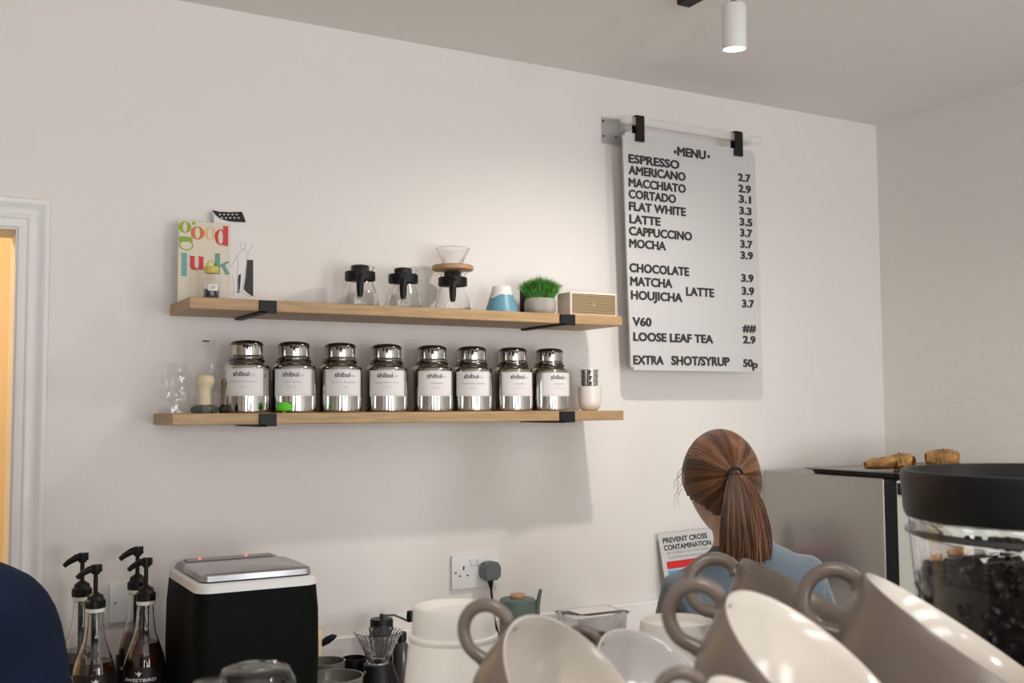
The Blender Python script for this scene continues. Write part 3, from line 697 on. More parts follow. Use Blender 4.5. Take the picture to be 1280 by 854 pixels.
for x in (.055, .150):
    bm = B(); box(bm, x, x+.005, Di-.056, Di-.052, Hi+.0226, Hi+.024); obj('indicator', bm, M['led'], pn2, False)
bm = B()
for sx in (.03, Wi-.03):
    for sy in (.03, Di-.03): lathe(bm, [(0, 0), (.012, 0), (.012, .009), (0, .009)], 14, c=(sx, sy, 0))
obj('feet', bm, M['black'], t)

# ------------------------------------------------------------------ syrup bottles
def bottle(u, y, ztop, label, mark, turn):
    p = at(u, 760, y=y); s = (ztop-.95)/.345
    t = thing('syrup_bottle', label, 'bottle', (p.x, y, .95), -math.atan2(p.x, D)+turn, 'pump syrup bottles')
    bm = B(); lathe(bm, [(0, 0), (.033, 0), (.038, .004), (.039, .012), (.039, .120), (.037, .140), (.029, .165), (.0205, .190), (.0165, .220), (.0150, .244), (.0165, .246), (.0165, .252), (.0135, .252), (.0135, .244), (.0148, .22), (.0188, .190), (.0272, .165), (.0350, .140), (.0370, .12), (.037, .012), (.034, .004), (0, .003)], 40); gb = obj('glass_body', bm, M['glass'], t)
    lv = .150 if mark is M['olive'] else .172
    bm = B(); lathe(bm, [(0, .0035), (.0335, .0045), (.0366, .012), (.0366, .12), (.0347, .139), (.031, .150), (.0245 if lv > .16 else .0308, lv), (0, lv)], 36); obj('syrup', bm, M['syrup'], t)
    lb = obj('label', arc_patch(.0391, .105, .030, .130, .0004, 18), M['synlab'], t)
    wrapped_text('SWEETBIRD', .064, .0058, .103, .0396, M['label'], lb, .02)
    # small bird mark
    bm = B(); prism(bm, [(-.008, .007), (-.002, .0045), (.001, .009), (.003, .005), (.007, .006), (.004, .002), (0, -.003), (-.001, .001)], -.0004, 0)
    for v in bm.verts: v.co.z += .1145; v.co.x -= .002
    wrap(bm, .0396); obj('bird_mark', bm, M['label'], lb, False)
    bm = B(); prism(bm, [(.017*math.cos(a*PI/10), .07+.025*math.sin(a*PI/10)) for a in range(20)], -.0005, 0); wrap(bm, .0396); obj('fruit_print', bm, mark, lb, False)
    bm = B(); lathe(bm, [(.0168, .246), (.0176, .246), (.0178, .252), (.0172, .2535)], 30); obj('seal_band', bm, M['label'], t)
    bm = B(); lathe(bm, [(0, .2525), (.0155, .2525), (.0185, .2545), (.0185, .268), (.0150, .271), (.0135, .278), (.0075, .282), (.0055, .284), (0, .284)], 28, ribs=(14, .03)); obj('pump_collar', bm, M['black'], t)
    bm = B(); lathe(bm, [(0, .02), (.0065, .02), (.0065, .160), (.0070, .2520), (0, .2520)], 12); obj('dip_tube', bm, M['black'], t)
    bm = B(); lathe(bm, [(0, .284), (.0042, .284), (.0042, .322), (0, .322)], 12)
    tube(bm, [(.011, 0, .331), (0, 0, .331), (-.012, 0, .329), (-.026, 0, .321), (-.034, 0, .314)], [.0075, .0080, .0070, .0055, .0045], 10, flat=.8); lathe(bm, [(0, .318), (.0075, .320), (.0085, .328), (.0085, .338), (0, .339)], 14); obj('pump_head', bm, M['black'], t)
    t.scale = (1, 1, s)
    return t
bottle(102, -.105, 1.296, 'tall glass syrup bottle with black pump, leftmost, mostly behind its neighbour', M['olive'], 0)
bottle(119, -.195, 1.283, 'glass syrup bottle with black pump and bird mark, beside the navy sleeve', M['olive'], .1)
bottle(171, -.095, 1.300, 'glass syrup bottle with black pump standing behind the orange-printed bottle', M['orange'], 0)
bottle(182, -.185, 1.288, 'glass syrup bottle with an orange fruit print, next to the ice maker', M['orange'], -.25)

# ------------------------------------------------------------------ small brewing things on the worktop
p = at(399, 810, y=-.075)
t = thing('wooden_whistle_pourer', 'pale wooden pourer with black spout beside the ice maker', 'pourer', (p.x-.004, -.055, .95))
bm = B(); lathe(bm, [(0, 0), (.019, 0), (.020, .06), (.0170, .068), (.0170, .090), (.0165, .125), (.014, .130), (0, .131)], 26); obj('body', bm, M['bamboo'], t)
bm = B(); tube(bm, [(.012, -.004, .093), (.026, -.01, .103), (.038, -.014, .110), (.046, -.016, .112)], [.0055, .009, .007, .0025], 10); obj('spout', bm, M['black'], t)
def bowl(name, u, v, y, r, h, label, m=None):
    p = at(u, v, y=y); z0 = .95; zr_ = p.z
    t = thing(name, label, 'bowl', (p.x, y, z0)); hh = zr_-z0
    bm = B(); lathe(bm, [(0, .0), (r*.5, .0), (r*.55, .004), (r*.85, hh*.45), (r*.97, hh*.8), (r, hh), (r-.003, hh), (r*.93, hh*.8), (r*.78, hh*.45), (r*.45, .010), (0, .008)], 44); obj('bowl', bm, m or M['bowl'], t); return t
bowl('glazed_bowl', 407, 826, -.14, .043, 0, 'small grey glazed bowl behind the larger one by the ice maker')
bowl('glazed_bowl', 418, 845, -.27, .060, 0, 'larger grey glazed bowl nearest the front, by the ice maker')
p = at(443, 822, y=-.13)
bm = B(); lathe(bm, [(0, 0), (.024, 0), (.025, .01), (.027, p.z-.95), (.025, p.z-.95), (.022, .008), (0, .008)], 30); tag(obj('black_cup', bm, M['black'], loc=(p.x, -.13, .95)), 'small black cup between the bowls and the ribbed dripper', 'cup')
# ribbed dripper on black server
p = at(473, 830, y=-.20)
t = thing('brew_server', 'black brewing server under the ribbed glass dripper', 'server', (p.x, -.20, .95)); zs = p.z-.95
bm = B(); lathe(bm, [(0, 0), (.042, 0), (.045, .005), (.044, zs*.5), (.034, zs*.9), (.032, zs), (.018, zs), (.018, zs-.006), (0, zs-.006)], 36); obj('body', bm, M['black'], t)
bm = B(); tube(bm, [(-.036, -.015, zs*.85), (-.055, -.022, zs*.8), (-.062, -.025, zs*.5), (-.050, -.02, zs*.25), (-.04, -.016, zs*.2)], .0035, 8); obj('handle', bm, M['glass'], t)
t = thing('glass_dripper', 'ribbed clear glass dripper cone on the black brewing server', 'dripper', (p.x, -.20, .95+zs+.0003))
bm = B(); lathe(bm, [(.016, 0), (.021, .001), (.022, .006), (.031, .028), (.0465, .060), (.0525, .0680), (.0510, .0690), (.0445, .060), (.029, .028), (.0195, .007), (.014, .002), (.016, 0)], 120, ribs=(24, .035, 45)); obj('cone', bm, M['glass'], t)
# hand grinder
p = at(477, 775, y=-.10)
t = thing('hand_grinder', 'black hand coffee grinder with a steel crank behind the dripper', 'grinder', (p.x, -.10, .95)); zg = p.z-.95
bm = B(); lathe(bm, [(0, 0), (.024, 0), (.025, .003), (.025, zg*.55), (.0258, zg*.56), (.0262, zg*.84), (.0262, zg), (.024, zg+.003), (0, zg+.003)], 36); obj('body', bm, M['black'], t)
bm = B(); lathe(bm, [(0, zg+.003), (.0045, zg+.003), (.0045, zg+.014), (0, zg+.014)], 14); tube(bm, [(0, 0, zg+.010), (.028, -.008, zg+.009), (.045, -.012, zg+.001), (.062, -.016, zg-.008)], .0026, 8, flat=1.6); ck = obj('crank', bm, M['steeld'], t)
bm = B(); lathe(bm, [(0, 0), (.006, 0), (.009, .010), (.008, .024), (0, .026)], 16, c=(.064, -.016, zg-.008)); obj('knob', bm, M['black'], ck)
p = at(500, 800, y=-.11)
t = thing('dropper_bottle', 'slim black bottle just left of the upturned white cup', 'bottle', (p.x, -.12, .95)); zb_ = at(500, 790, y=-.12).z-.95
bm = B(); lathe(bm, [(0, 0), (.019, 0), (.020, .003), (.020, zb_*.66), (.014, zb_*.76), (.009, zb_*.80), (.009, zb_*.82), (0, zb_*.82)], 28); obj('body', bm, M['smoke'], t)
bm = B(); lathe(bm, [(0, zb_*.82), (.011, zb_*.82), (.011, zb_*.97), (.009, zb_), (0, zb_)], 20); obj('cap', bm, M['black'], t)
# sage kettle
p = at(647, 748, y=-.17)
t = thing('sage_teapot', 'sage green teapot with wooden lid knob below the wall socket', 'teapot', (p.x, -.17, .95), -.5); zk = p.z-.95
bm = B(); lathe(bm, [(0, 0), (.040, 0), (.043, .004), (.043, zk-.01), (.0425, zk-.003), (.038, zk), (0, zk+.001)], 40); obj('body', bm, M['teal'], t)
bm = B(); lathe(bm, [(0, zk+.001), (.017, zk+.001), (.0185, zk+.006), (.016, zk+.011), (0, zk+.012)], 26); obj('lid_knob', bm, M['oak2'], t)
bm = B(); tube(bm, [(.038, 0, zk-.075), (.044, 0, zk-.045), (.047, 0, zk-.015), (.052, 0, zk+.008), (.055, 0, zk+.020)], [.010, .008, .006, .0045, .0040], 12); obj('spout', bm, M['teal'], t)
# clear box
p = at(752, 765, y=-.16); xa = at(722, 772, y=-.20).x; xb = at(787, 768, y=-.20).x; zt_ = at(752, 771, y=-.20).z
t = thing('clear_container', 'clear plastic storage box with brown packets inside, against the upstand', 'box', (xa, -.20, .95))
Wc = xb-xa; hc = zt_-.95; Dc = .105
bm = B(); loft(bm, [(rrect(Wc-.02, Dc-.02, .01, 3, Wc/2, Dc/2), .0), (rrect(Wc, Dc, .012, 3, Wc/2, Dc/2), hc)], cap=False)
bm.faces.new([v for v in bm.verts if v.co.z < .001][::-1])
r = bmesh.ops.solidify(bm, geom=list(bm.faces), thickness=.0015); obj('tub', bm, M['plast'], t)
bm = B(); box(bm, -.002, Wc+.002, -.002, Dc+.002, hc+.0005, hc+.006, .002, 2); ld = obj('lid', bm, M['plast'], t)
bm = B(); box(bm, .022, Wc-.018, .018, Dc-.02, hc+.0065, hc+.0072); obj('lid_label', bm, M['label'], ld, False)
for i, (x, h_) in enumerate(((.015, .55), (.050, .62), (.085, .58))):
    bm = B(); box(bm, x, x+.030, .015, .080, .003, hc*h_, .006, 2); obj('packet', bm, M['brown'] if i != 1 else mat('red_packet', (.35, .08, .06), .5), t)

# ------------------------------------------------------------------ fridge, tray, pastries
t = thing('countertop_oven', 'brushed steel countertop cabinet with pale door in the corner', 'oven', (0, 0, 0))
FX = 2.153; FZ = 1.386
bm = B(); box(bm, FX, XR-.012, -.470, -.03, .962, FZ, .003, 1); obj('casing', bm, M['brushed'], t, False)
bm = B(); box(bm, FX+.002, XR-.014, -.510, -.4705, .965, FZ-.004); obj('gasket', bm, M['black'], t, False)
bm = B(); box(bm, FX, XR-.012, -.575, -.5105, .965, FZ-.002, .004, 2); dd = obj('door', bm, M['door'], t, False)
a = at(1122, 606, x=FX-.002); b = at(1137, 606, x=FX-.002)
bm = B(); box(bm, FX-.004, FX-.0002, -.560, -.516, FZ-.037, FZ-.008, .001, 1); obj('hinge', bm, M['black'], dd, False)
bm = B()
for sx in (FX+.03, XR-.05):
    for sy in (-.44, -.07): lathe(bm, [(0, .95), (.015, .95), (.015, .962), (0, .962)], 14, c=(sx, sy, 0))
obj('feet', bm, M['black'], t)
t = thing('baking_tray', 'thin dark baking tray on top of the steel cabinet', 'tray', (0, 0, 0))
tz = FZ+.0005; TX0, TX1, TY0, TY1 = 2.165, 2.665, -.515, -.17
bm = B(); loft(bm, [(rrect(TX1-TX0-.04, TY1-TY0-.04, .02, 4, (TX0+TX1)/2, (TY0+TY1)/2), tz), (rrect(TX1-TX0-.03, TY1-TY0-.03, .02, 4, (TX0+TX1)/2, (TY0+TY1)/2), tz+.008), (rrect(TX1-TX0, TY1-TY0, .02, 4, (TX0+TX1)/2, (TY0+TY1)/2), tz+.0125), (rrect(TX1-TX0, TY1-TY0, .02, 4, (TX0+TX1)/2, (TY0+TY1)/2), tz+.0140), (rrect(TX1-TX0-.035, TY1-TY0-.035, .018, 4, (TX0+TX1)/2, (TY0+TY1)/2), tz+.0100)]); obj('tray', bm, M['smoke'], t)
def roll(u, y, L, R, label, rz, squash=1.0, tilt=0):
    p = at(u, 578, y=y); t = thing('pastry_roll', label, 'pastry', (p.x, y, tz+.0101), rz, 'pastries on the tray')
    bm = B(); n = 34
    # spiral wrapped sheet of puff pastry
    secs = []
    K = 16
    for k in range(K+1):
        f = k/K; x = (f-.5)*L; bul = 1-.34*abs(2*f-1)**2.2
        ring = []
        for i in range(n+1):
            th = -.5*PI+2.6*PI*i/n; rr = R*bul*(1-.30*i/n)*(1+.20*noise.noise(V((x*70+u, math.cos(th)*2.2, math.sin(th)*2.2)))+.07*math.sin(x*520+2*math.cos(th)))
            ring.append(bm.verts.new((x+.004*noise.noise(V((i*.3, k*.2, 2))), rr*math.cos(th), max(0, R*.95*squash+rr*squash*math.sin(th))+f*tilt)))
        secs.append(ring)
    for a, b in zip(secs, secs[1:]):
        for i in range(n): bm.faces.new((a[i], a[i+1], b[i+1], b[i]))
    bmesh.ops.solidify(bm, geom=list(bm.faces), thickness=.0035)
    obj('crust', bm, M['pastry'], t)
    bm = B(); lathe(bm, [(0, -L*.40), (R*.45, -L*.40), (R*.52, 0), (R*.45, L*.40), (0, L*.40)], 18, c=(0, 0, R*.85*squash), ax=Matrix.Rotation(PI/2, 3, 'Y').to_quaternion()); obj('filling', bm, mat('filling', (.20, .075, .03), .6), t)
    return t
roll(1100, -.34, .080, .021, 'flat flaky pastry, leftmost on the baking tray', -.6, .75, .012)
roll(1128, -.36, .062, .026, 'round rolled pastry in the middle of the baking tray', -1.25, .95)
roll(1178, -.35, .088, .029, 'largest golden pastry roll, rightmost on the baking tray', -.75, .97)

# ------------------------------------------------------------------ coffee machine under the cups
ZM = 1.376
t = thing('coffee_machine', 'black espresso machine whose top carries the cups', 'coffee machine', (0, 0, 0))
bm = B(); box(bm, .05, .50, -2.20, -1.735, 1.18, ZM, .008, 2); box(bm, .07, .48, -2.17, -1.90, .985, 1.18); box(bm, .06, .49, -2.19, -1.745, .96, .985); obj('body', bm, M['blackm'], t, False)
bm = B()
for x in (.14, .40): lathe(bm, [(0, 1.11), (.03, 1.11), (.03, 1.18), (0, 1.18)], 24, c=(x, -1.82, 0))
obj('group_head', bm, M['steel'], t)
bm = B()
for x in (.09, .46):
    for y in (-2.15, -1.79): lathe(bm, [(0, .95), (.018, .95), (.018, .96), (0, .96)], 14, c=(x, y, 0))
obj('feet', bm, M['steel'], t)

# ------------------------------------------------------------------ mugs
def mug(u, v, a, alpha, q, hr, lift, label, lining, name='coffee_mug', loop=.28, extra_d=0):
    """rim centre (u,v), rim half width a in px, rim line alpha deg below horizontal, openness q"""
    al = math.radians(alpha)
    def solve(d):
        c = at(u, v, d=d); vh = (c-CO).normalized(); Rp = (CR-vh*CR.dot(vh)).normalized(); Up = Rp.cross(vh).normalized()
        if Up.z < 0: Up = -Up
        X = -math.cos(al)*Rp+math.sin(al)*Up
        Z = math.sqrt(1-q*q)*(math.sin(al)*Rp+math.cos(al)*Up)-q*vh
        Y = Z.cross(X); Rr = a*d/FPX; h = hr*Rr; base = c-Z*h
        lo = min(min((c+(X*math.cos(k*.3)+Y*math.sin(k*.3))*Rr).z for k in range(21)), min((base+Z*h*.03+(X*math.cos(k*.3)+Y*math.sin(k*.3))*Rr*.55).z for k in range(21)), min((base+Z*h*.35+(X*math.cos(k*.3)+Y*math.sin(k*.3))*Rr*.86).z for k in range(21)))
        return lo, X, Y, Z, base, Rr, h
    lo_d, hi_d = .25, 1.2
    for _ in range(40):
        m_ = (lo_d+hi_d)/2
        if solve(m_)[0] > ZM+.0015+lift: lo_d = m_
        else: hi_d = m_
    lo, X, Y, Z, base, Rr, h = solve(m_)
    t = thing(name, label, 'mug', (0, 0, 0), 0, 'tilted cups on the coffee machine'); t.matrix_basis = frame(X, Y, Z, base)
    oz = [(0, .02), (.42, .0), (.50, 0), (.60, .05), (.76, .18), (.88, .38), (.95, .62), (.985, .85), (1.0, .985), (.992, 1.0)]
    iz = [(.992, 1.0), (.97, 1.0), (.955, .985), (.935, .85), (.90, .62), (.83, .40), (.70, .21), (.5, .10), (0, .075)]
    bm = B(); lathe(bm, [(r*Rr, z*h) for r, z in oz], 64); obj('body', bm, M['mug'], t)
    bm = B(); lathe(bm, [(r*Rr, z*h) for r, z in iz], 64); obj('lining', bm, lining, t)
    pts = []; zc = h-.38*Rr; n = 22
    for i in range(n+1):
        th = math.radians(128)-math.radians(256)*i/n
        pts.append((Rr*(1.10+.27*math.cos(th)*1.0), 0, zc+loop*Rr*math.sin(th)))
    def wall(z):
        q = max(0, min(1, z/h))
        for (r0, z0), (r1, z1) in zip(oz[2:], oz[3:]):
            if z0 <= q <= z1: return (r0+(r1-r0)*(q-z0)/max(1e-6, z1-z0))*Rr
        return Rr
    pts = [(max(x, wall(z)-(.012*Rr if i in (0, n) else -.02*Rr)), y, z) for i, (x, y, z) in enumerate(pts)]
    pts[0] = (wall(pts[0][2])-.012*Rr, 0, pts[0][2]); pts[-1] = (wall(pts[-1][2])-.012*Rr, 0, pts[-1][2])
    bm = B(); tube(bm, pts, [Rr*(.056 if 0 < i < n else .068) for i in range(n+1)], 14, flat=1.25, up=(0, 1, 0)); obj('handle', bm, M['mug'], t)
    return t, m_
mug(1213, 804, 146, 37.5, .10, 1.15, 0, 'large taupe mug tilted right, rightmost, in front of the bean hopper', M['mugin'])
mug(1028, 843, 147, 44, .33, 1.0, .036, 'large taupe mug with wide open white inside, centre of the cups', M['mugin'])
mug(1035, 766, 122, 33, -.10, .9, -.008, 'taupe mug seen from outside, behind the centre mug', M['mugin'])
mug(726, 876, 128, 52, .50, 1.0, .012, 'taupe mug with cream inside, nearest the upturned paper cup', M['mugin'])
mug(830, 858, 97, 40, .50, 1.0, 0, 'smaller cup with grey-white inside, between two taupe mugs', M['muging'])
mug(990, 930, 125, 40, .30, .9, .055, 'nearest mug of which only the handle top shows at the bottom', M['mugin'])

def upcup(u, v, wpx, label, zt_d, flare, ring=True, name='paper_cup', m=None):
    """upturned cup standing on the machine: top centre (u,v), top width in px"""
    c = at(u, v, d=zt_d); r = wpx/2*zt_d/FPX; hh = c.z-ZM-.0005
    t = thing(name, label, 'cup', (c.x, c.y, ZM+.0005))
    pr = [(r*flare, 0), (r*flare*1.02, .001), (r*flare*1.02, .003), (r*flare, .004)]
    z1 = hh*.70
    pr += [(r*1.03+(r*flare-r*1.03)*(1-z1/hh)*.9, z1)]
    if ring: pr += [(r*1.09, z1+.0005), (r*1.11, z1+.002), (r*1.09, z1+.0038), (r*1.03, z1+.0042)]
    pr += [(r*1.0, hh-.001), (r*.985, hh), (r*.93, hh), (r*.92, hh-.001), (r*.90, hh-.0045), (0, hh-.0045)]
    bm = B(); lathe(bm, pr, 56); obj('body', bm, m or M['paper'], t); return t
upcup(567, 757, 101, 'upturned white paper cup at the left of the mugs', .66, 1.30)
upcup(846, 775, 90, 'upturned white cup behind the grey-white mug', .755, 1.2, False)
# upturned shot glasses
def shot(u, v, wpx, d, label):
    c = at(u, v, d=d); r = wpx/2*d/FPX; hh = c.z-ZM-.001
    t = thing('glass_tumbler', label, 'glass', (c.x, c.y, ZM+.001), 0, 'upturned glasses on the machine')
    bm = B(); lathe(bm, [(r*1.06, 0), (r*1.06, hh*.55), (r*1.02, hh*.82), (r*.86, hh*.97), (r*.7, hh), (r*.3, hh-.001), (0, hh-.0015), (0, hh-.006), (r*.8, hh-.008), (r*.92, hh*.6), (r*.95, 0), (r*1.06, 0)], 40, ribs=(12, .012)); obj('body', bm, M['glass'], t)
shot(320, 833, 96, .60, 'upturned thick glass tumbler in front of the ice maker')
shot(262, 851, 50, .50, 'edge of a second upturned glass left of the thick tumbler')

# ------------------------------------------------------------------ bean hopper
gc = at(1318, 600, d=.70); GX, GY = gc.x, gc.y
t = thing('coffee_grinder', 'large coffee grinder with clear bean hopper and black lid at right', 'grinder', (GX, GY, .95))
def zz(v): return at(1318, v, d=.70).z-.95
z_top = 1.527-.95; z_lid = z_top-.031
bm = B(); lathe(bm, [(.090, z_lid), (.0935, z_lid), (.0950, z_lid+.004), (.0965, z_top-.004), (.0955, z_top), (.092, z_top), (.0905, z_top-.006), (.088, z_top-.012), (0, z_top-.012)], 64); obj('lid', bm, M['black'], t)
bm = B(); lathe(bm, [(.030, .20), (.034, .215), (.060, .30), (.082, .42), (.0915, z_lid-.014), (.0925, z_lid-.010), (.0915, z_lid-.006), (.0920, z_lid-.0005), (.0900, z_lid-.0005), (.0895, z_lid-.012), (.0800, .42), (.058, .30), (.032, .215), (.028, .20), (.030, .20)], 64); obj('hopper', bm, M['glass'], t)
bm = B(); lathe(bm, [(.0900, z_lid-.012), (.0940, z_lid-.011), (.0940, z_lid-.008), (.0900, z_lid-.0075)], 64); obj('hopper_rim', bm, M['smoke'], t)
zbn = .518
bm = B(); prof = [(0, .205), (.026, .21), (.055, .30), (.0775, .42), (.0868, zbn-.012)]
lathe(bm, prof+[(.070, zbn-.006), (.04, zbn), (0, zbn+.002)], 48)
bs = B()
lathe(bs, [(.0001, -.0045), (.0018, -.0040), (.0030, -.002), (.0033, 0), (.0030, .002), (.0018, .0040), (.0001, .0045)], 7); bme = bpy.data.meshes.new('b'); bs.to_mesh(bme); bs.free()
vco = [v.co.copy() for v in bme.vertices]; fcs = [list(p.vertices) for p in bme.polygons]
def rad_at(z):
    for (r0, z0), (r1, z1) in zip(prof, prof[1:]):
        if z0 <= z <= z1: return r0+(r1-r0)*(z-z0)/(z1-z0)
    return prof[-1][0]
vv, ff = [], []
for i in range(1500):
    if i < 1000:
        z = random.uniform(.36, zbn-.010); a = random.uniform(0, 2*PI); r = rad_at(z)-.001; P = V((r*math.cos(a), r*math.sin(a), z))
    else:
        a = random.uniform(0, 2*PI); r = .084*math.sqrt(random.random()); P = V((r*math.cos(a), r*math.sin(a), zbn-.003+random.uniform(-.003, .007)-.008*(r/.084)))
    Rm = Matrix.Rotation(random.uniform(0, PI), 3, V((random.uniform(-1, 1), random.uniform(-1, 1), random.uniform(-1, 1))).normalized())
    o0 = len(vv); vv += [P+Rm @ c_ for c_ in vco]; ff += [[o0+k for k in f] for f in fcs]
me = bpy.data.meshes.new('bb'); me.from_pydata(vv, [], ff); bm.from_mesh(me)
bn = obj('coffee_beans', bm, M['bean'], t); bn['kind'] = 'stuff'
bm = B(); box(bm, -.055, .085, -.08, .08, .012, .19, .015, 3); lathe(bm, [(0, .185), (.045, .185), (.045, .205), (.036, .216), (0, .216)], 30)
box(bm, -.055, .085, -.11, .11, 0, .014, .005, 1); obj('motor_body', bm, M['blackm'], t)

# ------------------------------------------------------------------ people
def skin_mesh(verts, edges, radii, root=0, sub=2):
    me = bpy.data.meshes.new('sk'); me.from_pydata([tuple(v) for v in verts], edges, []); o = bpy.data.objects.new('sk', me); C.objects.link(o)
    md = o.modifiers.new('s', 'SKIN'); md.use_smooth_shade = True
    for i, r in enumerate(radii):
        sv = me.skin_vertices[0].data[i]; sv.radius = r if isinstance(r, tuple) else (r, r); sv.use_root = (i == root)
    ss = o.modifiers.new('u', 'SUBSURF'); ss.levels = sub; ss.render_levels = sub
    dg = bpy.context.evaluated_depsgraph_get(); out = bpy.data.meshes.new_from_object(o.evaluated_get(dg)); bpy.data.objects.remove(o); return out
def remesh(bm, vox):
    me = bpy.data.meshes.new('r'); bm.to_mesh(me); bm.free(); o = bpy.data.objects.new('r', me); C.objects.link(o)
    md = o.modifiers.new('v', 'REMESH'); md.mode = 'VOXEL'; md.voxel_size = vox
    sm = o.modifiers.new('m', 'SMOOTH'); sm.iterations = 3; sm.factor = .5
    dg = bpy.context.evaluated_depsgraph_get(); out = bpy.data.meshes.new_from_object(o.evaluated_get(dg)); bpy.data.objects.remove(o); return out
def head_bm(T):
    """head, local x right, y forward, z up, centre of the skull at the origin; then transform T"""
    bm = B(); bmesh.ops.create_uvsphere(bm, u_segments=48, v_segments=32, radius=1)
    for v in bm.verts:
        x, y, z = v.co
        sx, sy, sz = .074, .092, .098
        if z < 0: sx *= 1-.30*(-z)**1.3; sz = .120; 
        if z < 0 and y < 0: sy *= 1-.25*(-z)
        X, Y, Z = x*sx, y*sy, z*sz
        if y > .3:
            def gsn(cx, cz, s): return math.exp(-(((X-cx)**2+(Z-cz)**2)/(2*s*s)))
            Y += .020*gsn(0, -.034, .0085)+.010*gsn(0, -.018, .006)+.005*gsn(0, -.066, .012)-.004*gsn(0, -.054, .006)+.005*gsn(0, -.104, .016)
            Y -= .009*(gsn(.031, -.004, .011)+gsn(-.031, -.004, .011)); Y += .004*(gsn(.031, -.004, .006)+gsn(-.031, -.004, .006))+.005*(gsn(.03, .014, .012)+gsn(-.03, .014, .012))
            Y -= .003*gsn(0, -.0665, .004)
        v.co = V((X, Y, Z))
    for s in (-1, 1):
        tube(bm, [(s*.070, -.004, .012), (s*.078, -.010, .016), (s*.081, -.016, .006), (s*.079, -.014, -.010), (s*.074, -.006, -.026), (s*.068, .0, -.028)], [.006, .0065, .007, .006, .007, .005], 8)
        bmesh.ops.create_uvsphere(bm, u_segments=12, v_segments=8, radius=.014, matrix=Matrix.Translation((s*.072, -.008, -.004)) @ Matrix.Diagonal((.4, 1, 1.7, 1)))
    bmesh.ops.transform(bm, matrix=T, verts=bm.verts); return bm
def person(label, O, az, neck, head, haz, htilt, arms, st, shirt, hairfn, pelvis=None, sw=.155, vox=.0055, droll=0, hs_=1.0):
    """O base point on the floor; local (right, forward, up)"""
    f = V((math.sin(az), math.cos(az), 0)); r = V((math.cos(az), -math.sin(az), 0)); O = V(O)
    t = thing('person', label, 'person', O)
    W = lambda p: r*p[0]+f*p[1]+V((0, 0, p[2]+(p[0]*droll if p[2] > 1.05 else 0)))
    nz = neck[2]; pz = pelvis or .90*st; py = -.04
    hf = V((math.sin(haz), math.cos(haz), 0)); hr_ = V((math.cos(haz), -math.sin(haz), 0)); ct_, sn_ = math.cos(htilt), math.sin(htilt)
    hfw = hf*ct_-V((0, 0, 1))*sn_; hup = hf*sn_+V((0, 0, 1))*ct_
    HT = frame(hr_, hfw, hup, head-O) @ Matrix.Scale(hs_, 4)
    vs, es, rs = [], [], []
    def add(p, rad, prev=None, world=False):
        vs.append(p if world else W(p)); rs.append(rad)
        if prev is not None: es.append((prev, len(vs)-1))
        return len(vs)-1
    pel = add((0, py, pz), (.135*st, .10*st)); ws = add((0, py+.01, pz+.14), (.11*st, .085*st), pel); chn = add((0, neck[1]-.03, nz-.20), (.13*st, .10*st), ws); ut = add((0, neck[1]-.015, nz-.08), (.105*st, .075*st), chn)
    nk = add(neck, .050*st, ut); nh = add(head-O-hup*.035-hfw*.022, .050, nk, True)
    arm_pts = []
    for s in (-1, 1):
        sh_ = add((s*sw, neck[1]-.005, nz-.075), .050*st, ut); e, wv = arms[0 if s < 0 else 1]
        el = add(e, .036*st, sh_); wr = add(wv, .024*st, el); dv = (V(wv)-V(e)).normalized(); pm = add(V(wv)+dv*.05, (.030*st, .016*st), wr); arm_pts.append((s, V(wv)+dv*.05, dv))
        hp = add((s*.085*st, py, pz-.06), .085*st, pel); kn = add((s*.095*st, py+.02, pz*.53), .058*st, hp); an = add((s*.10*st, py-.02, .09), .038*st, kn); add((s*.11*st, py+.11, .045), .034*st, an)
    body = skin_mesh(vs, es, rs)
    bm = B(); bm.from_mesh(body); hb = head_bm(HT); tm = bpy.data.meshes.new('h'); hb.to_mesh(tm); hb.free(); bm.from_mesh(tm)
    for s, pp, dv in arm_pts:
        sd = dv.cross(V((0, 0, 1))).normalized()*(1)
        for i, (off, L) in enumerate(((-.024, .066), (-.008, .078), (.008, .074), (.023, .058))):
            b0 = pp+sd*off-dv*.01; pts = [W(b0), W(b0+dv*L*.55+V((0, 0, -.004))), W(b0+dv*L*.85+V((0, 0, -.014))), W(b0+dv*L*1.05+V((0, 0, -.028)))]
            fm = skin_mesh(pts, [(0, 1), (1, 2), (2, 3)], [.0085, .008, .0075, .0065], 0, 1); bm.from_mesh(fm)
        b0 = pp-sd*s*-.022*-1-dv*.035; th = [W(b0), W(b0+sd*-s*.028*-1*-1+dv*.02), W(b0+sd*-s*.036+dv*.045), W(b0+sd*-s*.034+dv*.065+V((0, 0, -.008)))]
        bm.from_mesh(skin_mesh(th, [(0, 1), (1, 2), (2, 3)], [.011, .010, .009, .007], 0, 1))
    me = remesh(bm, vox)
    for p_ in me.polygons: p_.use_smooth = True
    me.materials.clear(); link('body', me, t, M['skin'])
    # eyes
    for s in (-1, 1):
        q = HT @ V((s*.031, .0775, -.004)); e_ = B(); bmesh.ops.create_uvsphere(e_, u_segments=14, v_segments=10, radius=.0095, matrix=Matrix.Translation(q)); obj('eye', e_, M['label'], t)
    # shirt and sleeves
    vs.clear(); es.clear(); rs.clear()
    a0 = add((0, py, pz-.04), (.155*st, .12*st)); a1 = add((0, py+.005, pz+.12), (.138*st, .108*st), a0); a2 = add((0, neck[1]-.035, nz-.20), (.150*st, .118*st), a1); a3 = add((0, neck[1]-.018, nz-.085), (.120*st, .086*st), a2); a4 = add((0, neck[1]-.012, nz-.025), (.078*st, .066*st), a3)
